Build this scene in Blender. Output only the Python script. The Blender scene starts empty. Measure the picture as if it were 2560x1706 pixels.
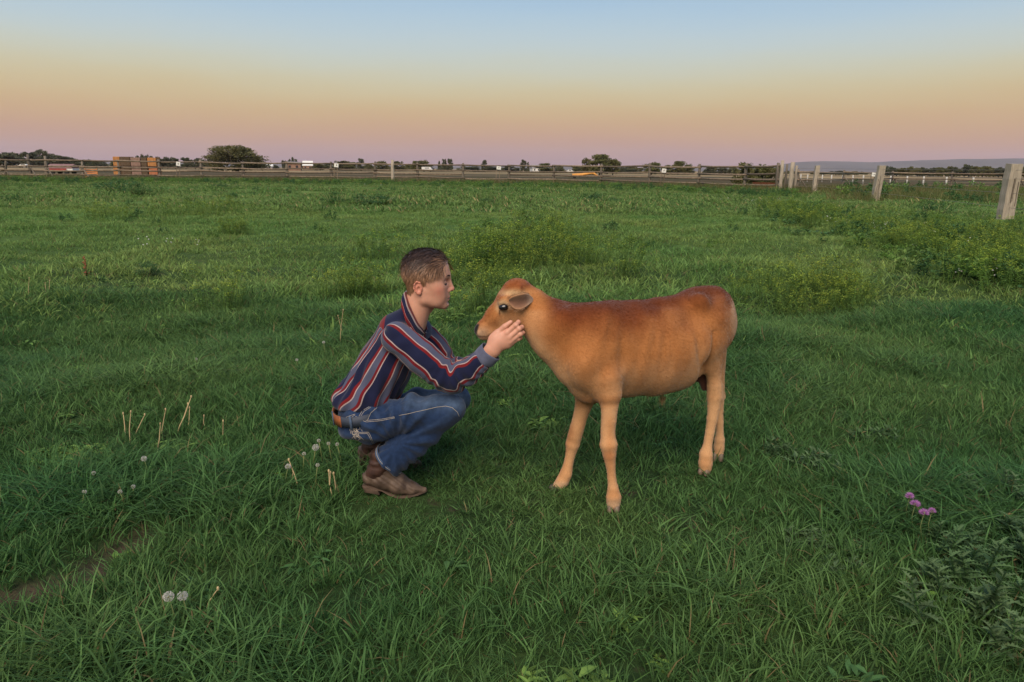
import bpy, bmesh, math, random
import numpy as np
from mathutils import Vector, Matrix, Euler
from mathutils.bvhtree import BVHTree

BUILD_GRASS = True
BUILD_FAR = True
BUILD_PERSON = True
BUILD_CALF = True
BUILD_HAZE = True

random.seed(7)
RNG = np.random.default_rng(7)
scene = bpy.context.scene
COL = scene.collection
R = math.radians

# ------------------------------------------------------------------ camera
CAM_H = 1.30
FPX = 1850.0            # focal length in pixels of the 2560 px wide photograph
HORIZON = 424.0         # row of the horizon at the picture centre
ROLL = R(0.58)
PITCH = math.atan((853.0 - HORIZON) / FPX)
cam_data = bpy.data.cameras.new('camera')
cam_data.sensor_width = 36.0
cam_data.lens = 36.0 * FPX / 2560.0
cam_data.clip_start = 0.05
cam_data.clip_end = 40000.0
cam = bpy.data.objects.new('camera', cam_data)
COL.objects.link(cam)
cam.location = (0, 0, CAM_H)
CAM_M = Matrix.Rotation(R(90) - PITCH, 3, 'X') @ Matrix.Rotation(ROLL, 3, 'Z')
cam.rotation_euler = CAM_M.to_euler()
scene.camera = cam

# ------------------------------------------------------------------ sky, sun, exposure
SUN_EL, SUN_AZ = R(45), R(-14)     # soft evening light from behind the camera
world = bpy.data.worlds.new('World')
scene.world = world
world.use_nodes = True
wn = world.node_tree
wn.nodes.clear()
def s2l(c):
    c = c / 255.0
    return c / 12.92 if c <= 0.04045 else ((c + 0.055) / 1.055) ** 2.4
def rgb(r, g, b):
    return (s2l(r), s2l(g), s2l(b), 1.0)
w_out = wn.nodes.new('ShaderNodeOutputWorld')
w_bg = wn.nodes.new('ShaderNodeBackground')
w_tc = wn.nodes.new('ShaderNodeTexCoord')
w_sep = wn.nodes.new('ShaderNodeSeparateXYZ')
w_ramp = wn.nodes.new('ShaderNodeValToRGB')
w_map = wn.nodes.new('ShaderNodeMapRange')
w_noise = wn.nodes.new('ShaderNodeTexNoise')
w_nm = wn.nodes.new('ShaderNodeMapping')
w_add = wn.nodes.new('ShaderNodeMath'); w_add.operation = 'MULTIPLY_ADD'
w_sky = wn.nodes.new('ShaderNodeTexSky')
w_sky.sky_type = 'NISHITA'
w_sky.sun_disc = False
w_sky.sun_elevation = R(2.0)
w_sky.sun_rotation = math.pi + SUN_AZ
w_skys = wn.nodes.new('ShaderNodeVectorMath'); w_skys.operation = 'SCALE'; w_skys.inputs['Scale'].default_value = 0.12
w_mix = wn.nodes.new('ShaderNodeMixRGB'); w_mix.inputs['Fac'].default_value = 0.06
wn.links.new(w_tc.outputs['Generated'], w_sep.inputs[0])
wn.links.new(w_tc.outputs['Generated'], w_nm.inputs['Vector'])
w_nm.inputs['Scale'].default_value = (1.0, 1.0, 7.0)
w_nm.inputs['Rotation'].default_value = (0.0, R(7), 0.0)
wn.links.new(w_nm.outputs[0], w_noise.inputs['Vector'])
w_noise.inputs['Scale'].default_value = 2.2
w_noise.inputs['Detail'].default_value = 5.0
w_noise.inputs['Roughness'].default_value = 0.55
wn.links.new(w_noise.outputs['Fac'], w_add.inputs[0])
w_add.inputs[1].default_value = 0.034
wn.links.new(w_sep.outputs['Z'], w_add.inputs[2])
wn.links.new(w_add.outputs[0], w_map.inputs['Value'])
w_map.inputs['From Min'].default_value = 0.017
w_map.inputs['From Max'].default_value = 1.017
SKY_STOPS = [(0.000, (160, 132, 138)), (0.012, (171, 136, 133)), (0.026, (183, 143, 124)), (0.044, (189, 150, 118)),
             (0.070, (194, 164, 120)), (0.096, (195, 181, 142)), (0.122, (190, 191, 171)), (0.150, (180, 194, 196)),
             (0.180, (167, 190, 205)), (0.210, (152, 182, 207)), (0.35, (132, 166, 202)), (1.0, (116, 151, 194))]
els = w_ramp.color_ramp.elements
for i, (p, c) in enumerate(SKY_STOPS):
    e = els[i] if i < 2 else els.new(p)
    e.position = p
    e.color = rgb(*c)
w_ramp.color_ramp.interpolation = 'B_SPLINE'
wn.links.new(w_map.outputs[0], w_ramp.inputs['Fac'])
wn.links.new(w_sky.outputs[0], w_skys.inputs[0])
wn.links.new(w_ramp.outputs[0], w_mix.inputs['Color1'])
wn.links.new(w_skys.outputs[0], w_mix.inputs['Color2'])
wn.links.new(w_mix.outputs[0], w_bg.inputs['Color'])
w_bg.inputs['Strength'].default_value = 1.0
wn.links.new(w_bg.outputs[0], w_out.inputs['Surface'])

sun_data = bpy.data.lights.new('sun', 'SUN')
sun_data.energy = 3.4
sun_data.angle = R(48)
sun_data.color = (1.0, 0.83, 0.64)
sun = bpy.data.objects.new('sun', sun_data)
COL.objects.link(sun)
_sd = Vector((math.sin(SUN_AZ) * math.cos(SUN_EL), -math.cos(SUN_AZ) * math.cos(SUN_EL), math.sin(SUN_EL)))
sun.rotation_euler = _sd.to_track_quat('Z', 'Y').to_euler()

scene.cycles.max_bounces = 5
scene.cycles.diffuse_bounces = 2
scene.cycles.glossy_bounces = 2
scene.cycles.transmission_bounces = 3
scene.cycles.transparent_max_bounces = 4
scene.cycles.volume_bounces = 0
scene.cycles.caustics_reflective = False
scene.cycles.caustics_refractive = False
scene.view_settings.view_transform = 'Standard'
scene.view_settings.look = 'None'
scene.view_settings.exposure = 0.28
scene.view_settings.gamma = 1.0
scene.view_settings.use_curve_mapping = False

# ------------------------------------------------------------------ helpers
def ray(px, py):
    """direction of the photograph's pixel (2560 x 1706)"""
    return CAM_M @ Vector(((px - 1280.0) / FPX, -(py - 853.0) / FPX, -1.0))
CAM_P = Vector((0, 0, CAM_H))
def W(px, py, y):
    d = ray(px, py)
    return CAM_P + d * (y / d.y)
def project(co):
    """world points -> photograph pixels, used to lay out coat and cloth patterns"""
    M = np.array(CAM_M)
    q = (np.asarray(co) - np.array(CAM_P)) @ M
    return np.stack([1280 + FPX * q[:, 0] / -q[:, 2], 853 - FPX * q[:, 1] / -q[:, 2]], 1)

def bare_mask(x, y):
    """the strip of bare soil at the lower left, 0..1"""
    pts = []
    for px, py in ((-160, 1560), (40, 1500), (190, 1450), (290, 1395), (352, 1330)):
        d = ray(px, py); q = CAM_P + d * (CAM_H / -d.z); pts.append((q.x, q.y))
    x = np.asarray(x, float); y = np.asarray(y, float); best = np.full(np.broadcast(x, y).shape, 9.0)
    for (ax, ay), (bx, by) in zip(pts[:-1], pts[1:]):
        t = np.clip(((x - ax) * (bx - ax) + (y - ay) * (by - ay)) / ((bx - ax) ** 2 + (by - ay) ** 2), 0, 1)
        best = np.minimum(best, np.hypot(x - ax - t * (bx - ax), y - ay - t * (by - ay)))
    wob = 0.088 * (0.72 + 0.45 * np.sin(x * 17 + 1.0) * np.sin(y * 23 + x * 9))
    return np.exp(-(best / wob) ** 2)
def hfun(x, y):
    """height of the pasture"""
    x = np.asarray(x, float); y = np.asarray(y, float)
    h = 0.065 * np.sin(0.9 * x + 0.55 * y + 1.3) * np.sin(0.7 * y - 0.35 * x + 0.4)
    h = h + 0.045 * np.sin(2.1 * x - 1.3 * y + 2.0) * np.sin(1.7 * y + 0.8 * x)
    h = h + 0.035 * np.sin(0.33 * x + 1.9) * np.sin(0.41 * y + 0.5)
    far = np.clip((np.hypot(x - 0.2, y - 2.9) - 1.3) / 2.2, 0, 1)
    far = far * far * (3 - 2 * far)
    flat = np.clip((90 - np.hypot(x, y)) / 40, 0, 1)
    h = h * far * flat
    # shallow trodden hollow that runs in from the left
    d = np.abs((y - 6.3) - 0.42 * (x + 1.2) * 1.0)
    m = np.exp(-(d / 0.45) ** 2) * np.clip((-0.2 - x) / 1.0, 0, 1) * np.clip((x + 9) / 3, 0, 1)
    h = h - 0.10 * m
    return h - 0.03 * bare_mask(x, y)

def ground_at(px, py, zoff=0.0):
    """where the pixel's ray meets the pasture"""
    d = ray(px, py)
    t = (CAM_H - zoff) / -d.z
    for _ in range(6):
        p = CAM_P + d * t
        t = (CAM_H - zoff - float(hfun(p.x, p.y))) / -d.z
    return CAM_P + d * t

def mesh_np(name, verts, faces, smooth=True):
    me = bpy.data.meshes.new(name)
    verts = np.asarray(verts, np.float32)
    if isinstance(faces, np.ndarray):
        n, k = faces.shape
        me.vertices.add(len(verts)); me.vertices.foreach_set('co', verts.ravel())
        me.loops.add(n * k); me.loops.foreach_set('vertex_index', faces.astype(np.int32).ravel())
        me.polygons.add(n)
        me.polygons.foreach_set('loop_start', np.arange(0, n * k, k, dtype=np.int32))
        me.update(calc_edges=True)
    else:
        me.from_pydata([tuple(map(float, v)) for v in verts], [], faces)
        me.update()
    if smooth:
        me.polygons.foreach_set('use_smooth', np.ones(len(me.polygons), bool))
    return me
def obj(name, me, mat=None, parent=None, loc=None, rot=None, scale=None):
    o = bpy.data.objects.new(name, me)
    COL.objects.link(o)
    if mat is not None and me is not None and len(me.materials) == 0:
        me.materials.append(mat)
    if parent is not None: o.parent = parent
    if loc is not None: o.location = loc
    if rot is not None: o.rotation_euler = rot
    if scale is not None: o.scale = scale
    return o
def tag(o, label=None, cat=None, group=None, kind=None):
    if label: o['label'] = label
    if cat: o['category'] = cat
    if group: o['group'] = group
    if kind: o['kind'] = kind
    return o
def fattr(me, name, vals):
    a = me.attributes.new(name, 'FLOAT', 'POINT'); a.data.foreach_set('value', np.asarray(vals, np.float32))
def cattr(me, name, cols):
    cols = np.asarray(cols, np.float32)
    if cols.shape[1] == 3: cols = np.hstack([cols, np.ones((len(cols), 1), np.float32)])
    a = me.attributes.new(name, 'FLOAT_COLOR', 'POINT'); a.data.foreach_set('color', cols.ravel())

class Parts:
    """collects tubes, boxes and blobs into one mesh"""
    def __init__(self): self.v = []; self.f = []
    def add(self, v, f):
        o = len(self.v); self.v += [tuple(map(float, p)) for p in v]; self.f += [tuple(i + o for i in q) for q in f]
    def tube(self, pts, rad, n=8, cap=True, flat=1.0, flat_dir=None):
        pts = [Vector(p) for p in pts]
        if not hasattr(rad, '__len__'): rad = [rad] * len(pts)
        v = []; f = []
        prev = None
        for i, p in enumerate(pts):
            t = (pts[min(i + 1, len(pts) - 1)] - pts[max(i - 1, 0)]).normalized()
            if prev is None:
                a = Vector((0, 0, 1)) if abs(t.z) < 0.9 else Vector((1, 0, 0))
                if flat_dir is not None: a = Vector(flat_dir)
            else: a = prev
            a = (a - t * a.dot(t)).normalized(); prev = a
            b = t.cross(a)
            for j in range(n):
                w = 2 * math.pi * j / n
                v.append(p + a * math.cos(w) * rad[i] * flat + b * math.sin(w) * rad[i])
        for i in range(len(pts) - 1):
            for j in range(n):
                f.append((i * n + j, i * n + (j + 1) % n, (i + 1) * n + (j + 1) % n, (i + 1) * n + j))
        if cap:
            f.append(tuple(range(n - 1, -1, -1))); f.append(tuple(range((len(pts) - 1) * n, len(pts) * n)))
        self.add(v, f)
    def box(self, c, s, M=None):
        c = Vector(c); v = []
        for x in (-1, 1):
            for y in (-1, 1):
                for z in (-1, 1):
                    q = Vector((x * s[0] / 2, y * s[1] / 2, z * s[2] / 2))
                    v.append(c + (M @ q if M is not None else q))
        self.add(v, [(0, 1, 3, 2), (4, 6, 7, 5), (0, 4, 5, 1), (2, 3, 7, 6), (0, 2, 6, 4), (1, 5, 7, 3)])
    def ball(self, c, r, n=8, m=6):
        if not hasattr(r, '__len__'): r = (r, r, r)
        v = []; f = []
        for i in range(m + 1):
            ph = math.pi * i / m
            for j in range(n):
                th = 2 * math.pi * j / n
                v.append((c[0] + r[0] * math.sin(ph) * math.cos(th), c[1] + r[1] * math.sin(ph) * math.sin(th), c[2] + r[2] * math.cos(ph)))
        for i in range(m):
            for j in range(n):
                f.append((i * n + j, (i + 1) * n + j, (i + 1) * n + (j + 1) % n, i * n + (j + 1) % n))
        self.add(v, f)
    def mesh(self, name, smooth=True):
        return mesh_np(name, self.v, self.f, smooth)
    def build(self, name, mat, parent=None, smooth=True, **k):
        return obj(name, self.mesh(name, smooth), mat, parent, **k)

# ---- node material helper
def material(name, base, rough=0.7, spec=0.3, noise=None, bump=None, sheen=0.0, attr=None, translucent=0.0, sss=0.0, sss_r=(1, .35, .2), var=0.0):
    """base: rgb or (rgb_a, rgb_b) blended by noise=(scale, detail, lo, hi[, stretch]); bump=(scale, strength, distance[, stretch])"""
    m = bpy.data.materials.new(name); m.use_nodes = True
    nt = m.node_tree; N = nt.nodes; L = nt.links
    b = N['Principled BSDF']; out = N['Material Output']
    b.inputs['Roughness'].default_value = rough
    b.inputs['Specular IOR Level'].default_value = spec
    tc = N.new('ShaderNodeTexCoord')
    def nz(scale, detail, stretch=None, coord='Object'):
        t = N.new('ShaderNodeTexNoise'); t.inputs['Scale'].default_value = scale; t.inputs['Detail'].default_value = detail
        src = tc.outputs[coord]
        if stretch:
            mp = N.new('ShaderNodeMapping'); mp.inputs['Scale'].default_value = stretch
            L.new(src, mp.inputs['Vector']); src = mp.outputs[0]
        L.new(src, t.inputs['Vector'])
        return t.outputs['Fac']
    col = None
    if attr:
        a = N.new('ShaderNodeAttribute'); a.attribute_name = attr; col = a.outputs['Color']
        if noise:
            mr = N.new('ShaderNodeMapRange'); mr.inputs['From Min'].default_value = 0.25; mr.inputs['From Max'].default_value = 0.75
            mr.inputs['To Min'].default_value = noise[2]; mr.inputs['To Max'].default_value = noise[3]
            L.new(nz(noise[0], noise[1], noise[4] if len(noise) > 4 else None), mr.inputs['Value'])
            vm = N.new('ShaderNodeVectorMath'); vm.operation = 'SCALE'
            L.new(col, vm.inputs[0]); L.new(mr.outputs[0], vm.inputs['Scale']); col = vm.outputs[0]
    elif noise:
        mr = N.new('ShaderNodeMapRange'); mr.inputs['From Min'].default_value = noise[2]; mr.inputs['From Max'].default_value = noise[3]
        L.new(nz(noise[0], noise[1], noise[4] if len(noise) > 4 else None), mr.inputs['Value'])
        mx = N.new('ShaderNodeMixRGB')
        mx.inputs['Color1'].default_value = (*base[0], 1); mx.inputs['Color2'].default_value = (*base[1], 1)
        L.new(mr.outputs[0], mx.inputs['Fac']); col = mx.outputs[0]
    if var and col is not None:
        oi = N.new('ShaderNodeObjectInfo')
        mr = N.new('ShaderNodeMapRange'); mr.inputs['To Min'].default_value = 1 - var; mr.inputs['To Max'].default_value = 1 + var
        L.new(oi.outputs['Random'], mr.inputs['Value'])
        vm = N.new('ShaderNodeVectorMath'); vm.operation = 'SCALE'
        L.new(col, vm.inputs[0]); L.new(mr.outputs[0], vm.inputs['Scale']); col = vm.outputs[0]
    if col is not None: L.new(col, b.inputs['Base Color'])
    else: b.inputs['Base Color'].default_value = (*base, 1)
    if bump:
        bp = N.new('ShaderNodeBump'); bp.inputs['Strength'].default_value = bump[1]; bp.inputs['Distance'].default_value = bump[2]
        L.new(nz(bump[0], 4.0, bump[3] if len(bump) > 3 else None), bp.inputs['Height']); L.new(bp.outputs[0], b.inputs['Normal'])
    if sheen:
        b.inputs['Sheen Weight'].default_value = sheen; b.inputs['Sheen Roughness'].default_value = 0.5
    if sss:
        b.inputs['Subsurface Weight'].default_value = sss; b.inputs['Subsurface Radius'].default_value = sss_r; b.inputs['Subsurface Scale'].default_value = 0.004
    if translucent:
        tr = N.new('ShaderNodeBsdfTranslucent'); ms = N.new('ShaderNodeMixShader'); ms.inputs[0].default_value = translucent
        if col is not None: L.new(col, tr.inputs['Color'])
        else: tr.inputs['Color'].default_value = (*base, 1)
        L.new(b.outputs[0], ms.inputs[1]); L.new(tr.outputs[0], ms.inputs[2]); L.new(ms.outputs[0], out.inputs['Surface'])
    return m

# ---- signed distance modelling for bodies and clothes
def RC(a, b, ra, rb, k=0.02, n=None, s=1.0, op='u'):
    return dict(t='rc', a=np.array(a, float), b=np.array(b, float), ra=ra, rb=rb, k=k, n=None if n is None else np.array(n, float) / np.linalg.norm(n), s=s, op=op)
def EL(c, r, k=0.02, M=None, op='u'):
    return dict(t='el', c=np.array(c, float), r=np.array(r, float), k=k, M=np.eye(3) if M is None else np.array(M, float), op=op)
def HS(p, n, k=0.004):
    return dict(t='hs', p=np.array(p, float), n=np.array(n, float) / np.linalg.norm(n), k=k, op='cut')
def CH(pts, rads, k=0.02, n=None, s=1.0):
    if not hasattr(s, '__len__'): s = [s] * len(pts)
    return [dict(t='grp', op='u', k=k, kids=[RC(pts[i], pts[i + 1], rads[i], rads[i + 1], 0.004, n, (s[i] + s[i + 1]) / 2) for i in range(len(pts) - 1)])]
def _bounds(p):
    if p['t'] == 'grp':
        bb = [_bounds(c) for c in p['kids']]
        return np.min([b[0] for b in bb], 0) - p['k'], np.max([b[1] for b in bb], 0) + p['k']
    if p['t'] == 'rc':
        m = max(p['ra'], p['rb']) * max(p['s'], 1) + p['k']
        return np.minimum(p['a'], p['b']) - m, np.maximum(p['a'], p['b']) + m
    m = p['r'].max() + p['k']
    return p['c'] - m, p['c'] + m
def _eval(p, P):
    if p['t'] == 'grp':
        d = None
        for c in p['kids']:
            e = _eval(c, P)
            if d is None: d = e
            else:
                k = c['k']; hh = np.maximum(k - np.abs(d - e), 0) / k; d = np.minimum(d, e) - hh * hh * k * 0.25
        return d
    if p['t'] == 'rc':
        q = P - p['a']; ba = p['b'] - p['a']
        if p['n'] is not None:
            f = 1.0 / p['s'] - 1.0
            q = q + (q @ p['n'])[..., None] * p['n'] * f; ba = ba + (ba @ p['n']) * p['n'] * f
        t = np.clip((q @ ba) / max(ba @ ba, 1e-12), 0, 1)
        d = np.linalg.norm(q - t[..., None] * ba, axis=-1) - (p['ra'] + (p['rb'] - p['ra']) * t)
        return d * min(1.0, p['s'] ** 0.5)
    if p['t'] == 'el':
        q = (P - p['c']) @ p['M']
        k0 = np.linalg.norm(q / p['r'], axis=-1); k1 = np.linalg.norm(q / (p['r'] ** 2), axis=-1)
        return k0 * (k0 - 1.0) / np.maximum(k1, 1e-9)
    return (P - p['p']) @ p['n']
def sdf_mesh(prims, h, smooth=2, warp=None):
    lo = np.min([_bounds(p)[0] for p in prims if p['op'] == 'u'], 0) - 3 * h
    hi = np.max([_bounds(p)[1] for p in prims if p['op'] == 'u'], 0) + 3 * h
    n = np.ceil((hi - lo) / h).astype(int) + 1
    ax = [lo[i] + h * np.arange(n[i]) for i in range(3)]
    D = np.full(n, 0.2, np.float32)
    for p in prims:
        if p['t'] == 'hs': sl = tuple(slice(0, n[i]) for i in range(3))
        else:
            b0, b1 = _bounds(p); m = 3 * h
            i0 = np.clip(((b0 - m - lo) / h).astype(int), 0, n); i1 = np.clip(((b1 + m - lo) / h).astype(int) + 2, 0, n)
            if np.any(i1 <= i0): continue
            sl = tuple(slice(i0[i], i1[i]) for i in range(3))
        P = np.stack(np.meshgrid(ax[0][sl[0]], ax[1][sl[1]], ax[2][sl[2]], indexing='ij'), -1)
        d = _eval(p, P); A = D[sl]; k = max(p['k'], 1e-5)
        if p['op'] == 'u':
            hh = np.maximum(k - np.abs(A - d), 0) / k; D[sl] = np.minimum(A, d) - hh * hh * k * 0.25
        else:                      # 's' carve away, 'cut' keep the side behind the plane
            e = -d if p['op'] == 's' else d
            hh = np.maximum(k - np.abs(A - e), 0) / k; D[sl] = np.maximum(A, e) + hh * hh * k * 0.25
    neg = D < 0
    c = np.zeros(np.array(D.shape) - 1, np.int8)
    for i in (0, 1):
        for j in (0, 1):
            for l in (0, 1):
                c += neg[i:i + c.shape[0], j:j + c.shape[1], l:l + c.shape[2]]
    act = (c > 0) & (c < 8)
    idx = np.argwhere(act)
    vid = np.full(c.shape, -1, np.int64); vid[act] = np.arange(len(idx))
    S = np.zeros((len(idx), 3)); cnt = np.zeros(len(idx))
    for a in range(3):
        o1, o2 = [x for x in range(3) if x != a]
        for i in (0, 1):
            for j in (0, 1):
                p0 = idx.copy(); p0[:, o1] += i; p0[:, o2] += j
                p1 = p0.copy(); p1[:, a] += 1
                d0 = D[tuple(p0.T)]; d1 = D[tuple(p1.T)]
                m = (d0 < 0) != (d1 < 0)
                t = d0[m] / (d0[m] - d1[m])
                q = p0[m].astype(float); q[:, a] += t
                S[m] += q; cnt[m] += 1
    V = lo + h * (S / cnt[:, None])
    F = []
    for a in range(3):
        o1, o2 = (a + 1) % 3, (a + 2) % 3
        sl0 = [slice(None)] * 3; sl1 = [slice(None)] * 3
        sl0[a] = slice(0, -1); sl1[a] = slice(1, None)
        d0 = neg[tuple(sl0)]; d1 = neg[tuple(sl1)]
        e = np.argwhere(d0 != d1)
        e = e[(e[:, o1] > 0) & (e[:, o2] > 0) & (e[:, o1] < c.shape[o1]) & (e[:, o2] < c.shape[o2])]
        flip = d0[tuple(e.T)]
        def g(i, j):
            q = e.copy(); q[:, o1] -= i; q[:, o2] -= j
            return vid[tuple(q.T)]
        Q = np.stack([g(1, 1), g(0, 1), g(0, 0), g(1, 0)], 1)
        Q[~flip] = Q[~flip][:, ::-1]
        F.append(Q)
    F = np.concatenate(F); F = F[(F >= 0).all(1)]
    return relax(V, F, smooth), F
def relax(V, F, it):
    if it <= 0: return V
    E = np.concatenate([F[:, [0, 1]], F[:, [1, 2]], F[:, [2, 3]], F[:, [3, 0]]])
    deg = np.bincount(E.ravel(), minlength=len(V)).astype(float)
    for i in range(it):
        for lam in (0.5, -0.52):
            A = np.zeros_like(V)
            for d in range(3):
                A[:, d] = np.bincount(E[:, 0], V[E[:, 1], d], len(V)) + np.bincount(E[:, 1], V[E[:, 0], d], len(V))
            V = V + lam * (A / np.maximum(deg, 1)[:, None] - V)
    return V
def vnormals(V, F):
    n = np.cross(V[F[:, 2]] - V[F[:, 0]], V[F[:, 3]] - V[F[:, 1]])
    N = np.zeros_like(V)
    for i in range(4):
        for d in range(3): N[:, d] += np.bincount(F[:, i], n[:, d], len(V))
    return N / np.maximum(np.linalg.norm(N, axis=1), 1e-12)[:, None]
_hr = np.random.default_rng(3)
_LAT = _hr.random((32, 32, 32))
def vnoise(P):
    """smooth value noise in 0..1, lattice of 1 unit"""
    P = np.asarray(P, float); i = np.floor(P).astype(int); f = P - i; f = f * f * (3 - 2 * f); o = 0
    for a in (0, 1):
        for b in (0, 1):
            for c in (0, 1):
                w = (f[:, 0] if a else 1 - f[:, 0]) * (f[:, 1] if b else 1 - f[:, 1]) * (f[:, 2] if c else 1 - f[:, 2])
                o = o + w * _LAT[(i[:, 0] + a) % 32, (i[:, 1] + b) % 32, (i[:, 2] + c) % 32]
    return o
def lerp(a, b, t): return a + (b - a) * t
def sstep(a, b, x):
    t = np.clip((x - a) / (b - a), 0, 1); return t * t * (3 - 2 * t)
def blades(name, roots, dirs, length, width, normals=None, bend=None, seg=2):
    """many thin strands (hair, fur): each a narrow tapering ribbon"""
    n = len(roots)
    roots = np.asarray(roots); dirs = dirs / np.maximum(np.linalg.norm(dirs, axis=1), 1e-9)[:, None]
    length = np.broadcast_to(length, n)[:, None]; width = np.broadcast_to(width, n)[:, None]
    r = np.random.default_rng(11).normal(size=(n, 3))
    if normals is not None: r = normals + r * 0.35
    side = np.cross(r, dirs); side /= np.maximum(np.linalg.norm(side, axis=1), 1e-9)[:, None]
    bend = np.zeros((n, 3)) if bend is None else bend
    rows = []
    for k in range(seg + 1):
        t = k / seg
        p = roots + dirs * length * t + bend * length * t * t
        if k < seg:
            rows += [p - side * width * 0.5 * (1 - 0.6 * t), p + side * width * 0.5 * (1 - 0.6 * t)]
        else: rows.append(p)
    m = len(rows)
    V = np.stack(rows, 1).reshape(-1, 3)
    base = (np.arange(n) * m)[:, None]
    T = []
    for k in range(seg - 1):
        a = 2 * k
        T += [base + np.array([a, a + 1, a + 3]), base + np.array([a, a + 3, a + 2])]
    a = 2 * (seg - 1)
    T.append(base + np.array([a, a + 1, a + 2]))
    T = np.concatenate(T)
    me = mesh_np(name, V, T, True)
    return me, m
# ================================================================== the ground
def build_ground():
    # one sheet: fine near the camera, coarse towards the horizon
    rs = np.concatenate([np.linspace(0, 1.2, 7)[:-1], np.geomspace(1.2, 90, 150)[:-1], np.geomspace(90, 16000, 40)])
    na = 220
    ang = np.linspace(0, 2 * math.pi, na, endpoint=False)
    # denser in front of the camera
    ang = ang + 0.75 * np.sin(2 * (ang - math.pi / 2)) * -0.5 + 0.45 * np.sin(ang - math.pi / 2) * -1.0 * 0
    V = [(0, 0, float(hfun(0, 0)))]
    X = rs[1:, None] * np.cos(ang)[None]; Y = rs[1:, None] * np.sin(ang)[None]
    Z = hfun(X, Y)
    V = np.concatenate([np.array([[0, 0, float(hfun(0, 0))]]), np.stack([X, Y, Z], -1).reshape(-1, 3)])
    nr = len(rs) - 1
    i, j = np.meshgrid(np.arange(nr - 1), np.arange(na), indexing='ij')
    Q = np.stack([1 + i * na + j, 1 + (i + 1) * na + j, 1 + (i + 1) * na + (j + 1) % na, 1 + i * na + (j + 1) % na], -1).reshape(-1, 4)
    # centre fan as quads is not needed: camera stands there
    me = mesh_np('ground', V, Q)
    bx, by = V[:, 0], V[:, 1]
    fattr(me, 'bare', bare_mask(bx, by))
    m = bpy.data.materials.new('pasture_soil'); m.use_nodes = True
    N = m.node_tree.nodes; L = m.node_tree.links; b = N['Principled BSDF']
    b.inputs['Roughness'].default_value = 0.95; b.inputs['Specular IOR Level'].default_value = 0.1
    geo = N.new('ShaderNodeNewGeometry'); sep = N.new('ShaderNodeSeparateXYZ'); L.new(geo.outputs['Position'], sep.inputs[0])
    def nz(scale, detail=4):
        t = N.new('ShaderNodeTexNoise'); t.inputs['Scale'].default_value = scale; t.inputs['Detail'].default_value = detail
        L.new(geo.outputs['Position'], t.inputs['Vector']); return t.outputs['Fac']
    def mr(src, a, c, lo=0, hi=1):
        t = N.new('ShaderNodeMapRange'); t.inputs['From Min'].default_value = a; t.inputs['From Max'].default_value = c
        t.inputs['To Min'].default_value = lo; t.inputs['To Max'].default_value = hi; L.new(src, t.inputs['Value']); return t.outputs[0]
    def mix(f, c1, c2):
        t = N.new('ShaderNodeMixRGB')
        if isinstance(f, float): t.inputs['Fac'].default_value = f
        else: L.new(f, t.inputs['Fac'])
        for k, c in (('Color1', c1), ('Color2', c2)):
            if isinstance(c, tuple): t.inputs[k].default_value = (*c, 1)
            else: L.new(c, t.inputs[k])
        return t.outputs[0]
    def math_(op, a, c):
        t = N.new('ShaderNodeMath'); t.operation = op
        for k, x in ((0, a), (1, c)):
            if isinstance(x, (int, float)): t.inputs[k].default_value = x
            else: L.new(x, t.inputs[k])
        return t.outputs[0]
    soil = mix(mr(nz(9), 0.35, 0.65), (0.040, 0.026, 0.020), (0.080, 0.050, 0.038))
    gap_shade = mix(mr(nz(2.2), 0.35, 0.65), (0.020, 0.040, 0.012), (0.034, 0.060, 0.016))  # green ground, colour darkened to paint the shade in gaps between blades
    bare_a = N.new('ShaderNodeAttribute'); bare_a.attribute_name = 'bare'
    near = mix(bare_a.outputs['Fac'], mix(mr(nz(5), 0.62, 0.75), gap_shade, soil), soil)
    turf = mix(mr(nz(0.35), 0.35, 0.65), (0.075, 0.150, 0.032), (0.125, 0.175, 0.040))
    dist = N.new('ShaderNodeVectorMath'); dist.operation = 'LENGTH'; L.new(geo.outputs['Position'], dist.inputs[0])
    d = dist.outputs['Value']
    c = mix(mr(d, 8, 22), near, turf)
    # beyond the rail fence: rough brown ground, then stubble strips and far fields
    fence_y = math_('ADD', math_('MULTIPLY', sep.outputs['X'], -0.36), math_('MULTIPLY', nz(0.05), 6.0))
    side = math_('SUBTRACT', sep.outputs['Y'], math_('ADD', fence_y, 66.0))
    rough = mix(mr(nz(0.12), 0.35, 0.65), (0.058, 0.052, 0.022), (0.090, 0.058, 0.032))
    c = mix(mr(side, 0.0, 5.0), c, rough)
    far = mix(mr(nz(0.006, 2), 0.42, 0.58), (0.080, 0.058, 0.030), (0.052, 0.048, 0.025))
    c = mix(mr(d, 110, 150), c, far)
    st = N.new('ShaderNodeTexNoise'); st.inputs['Scale'].default_value = 1.0; st.inputs['Detail'].default_value = 2
    mp = N.new('ShaderNodeMapping'); mp.inputs['Scale'].default_value = (0.0016, 0.016, 0.0); L.new(geo.outputs['Position'], mp.inputs['Vector']); L.new(mp.outputs[0], st.inputs['Vector'])
    tan = math_('MULTIPLY', mr(st.outputs['Fac'], 0.50, 0.53), mr(d, 130, 170))
    c = mix(tan, c, (0.42, 0.30, 0.16))
    L.new(c, b.inputs['Base Color'])
    bp = N.new('ShaderNodeBump'); bp.inputs['Strength'].default_value = 0.7; bp.inputs['Distance'].default_value = 0.02
    L.new(nz(40), bp.inputs['Height']); L.new(bp.outputs[0], b.inputs['Normal'])
    g = obj('ground', me, m); g['kind'] = 'structure'
    return g
ground = build_ground()

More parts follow.
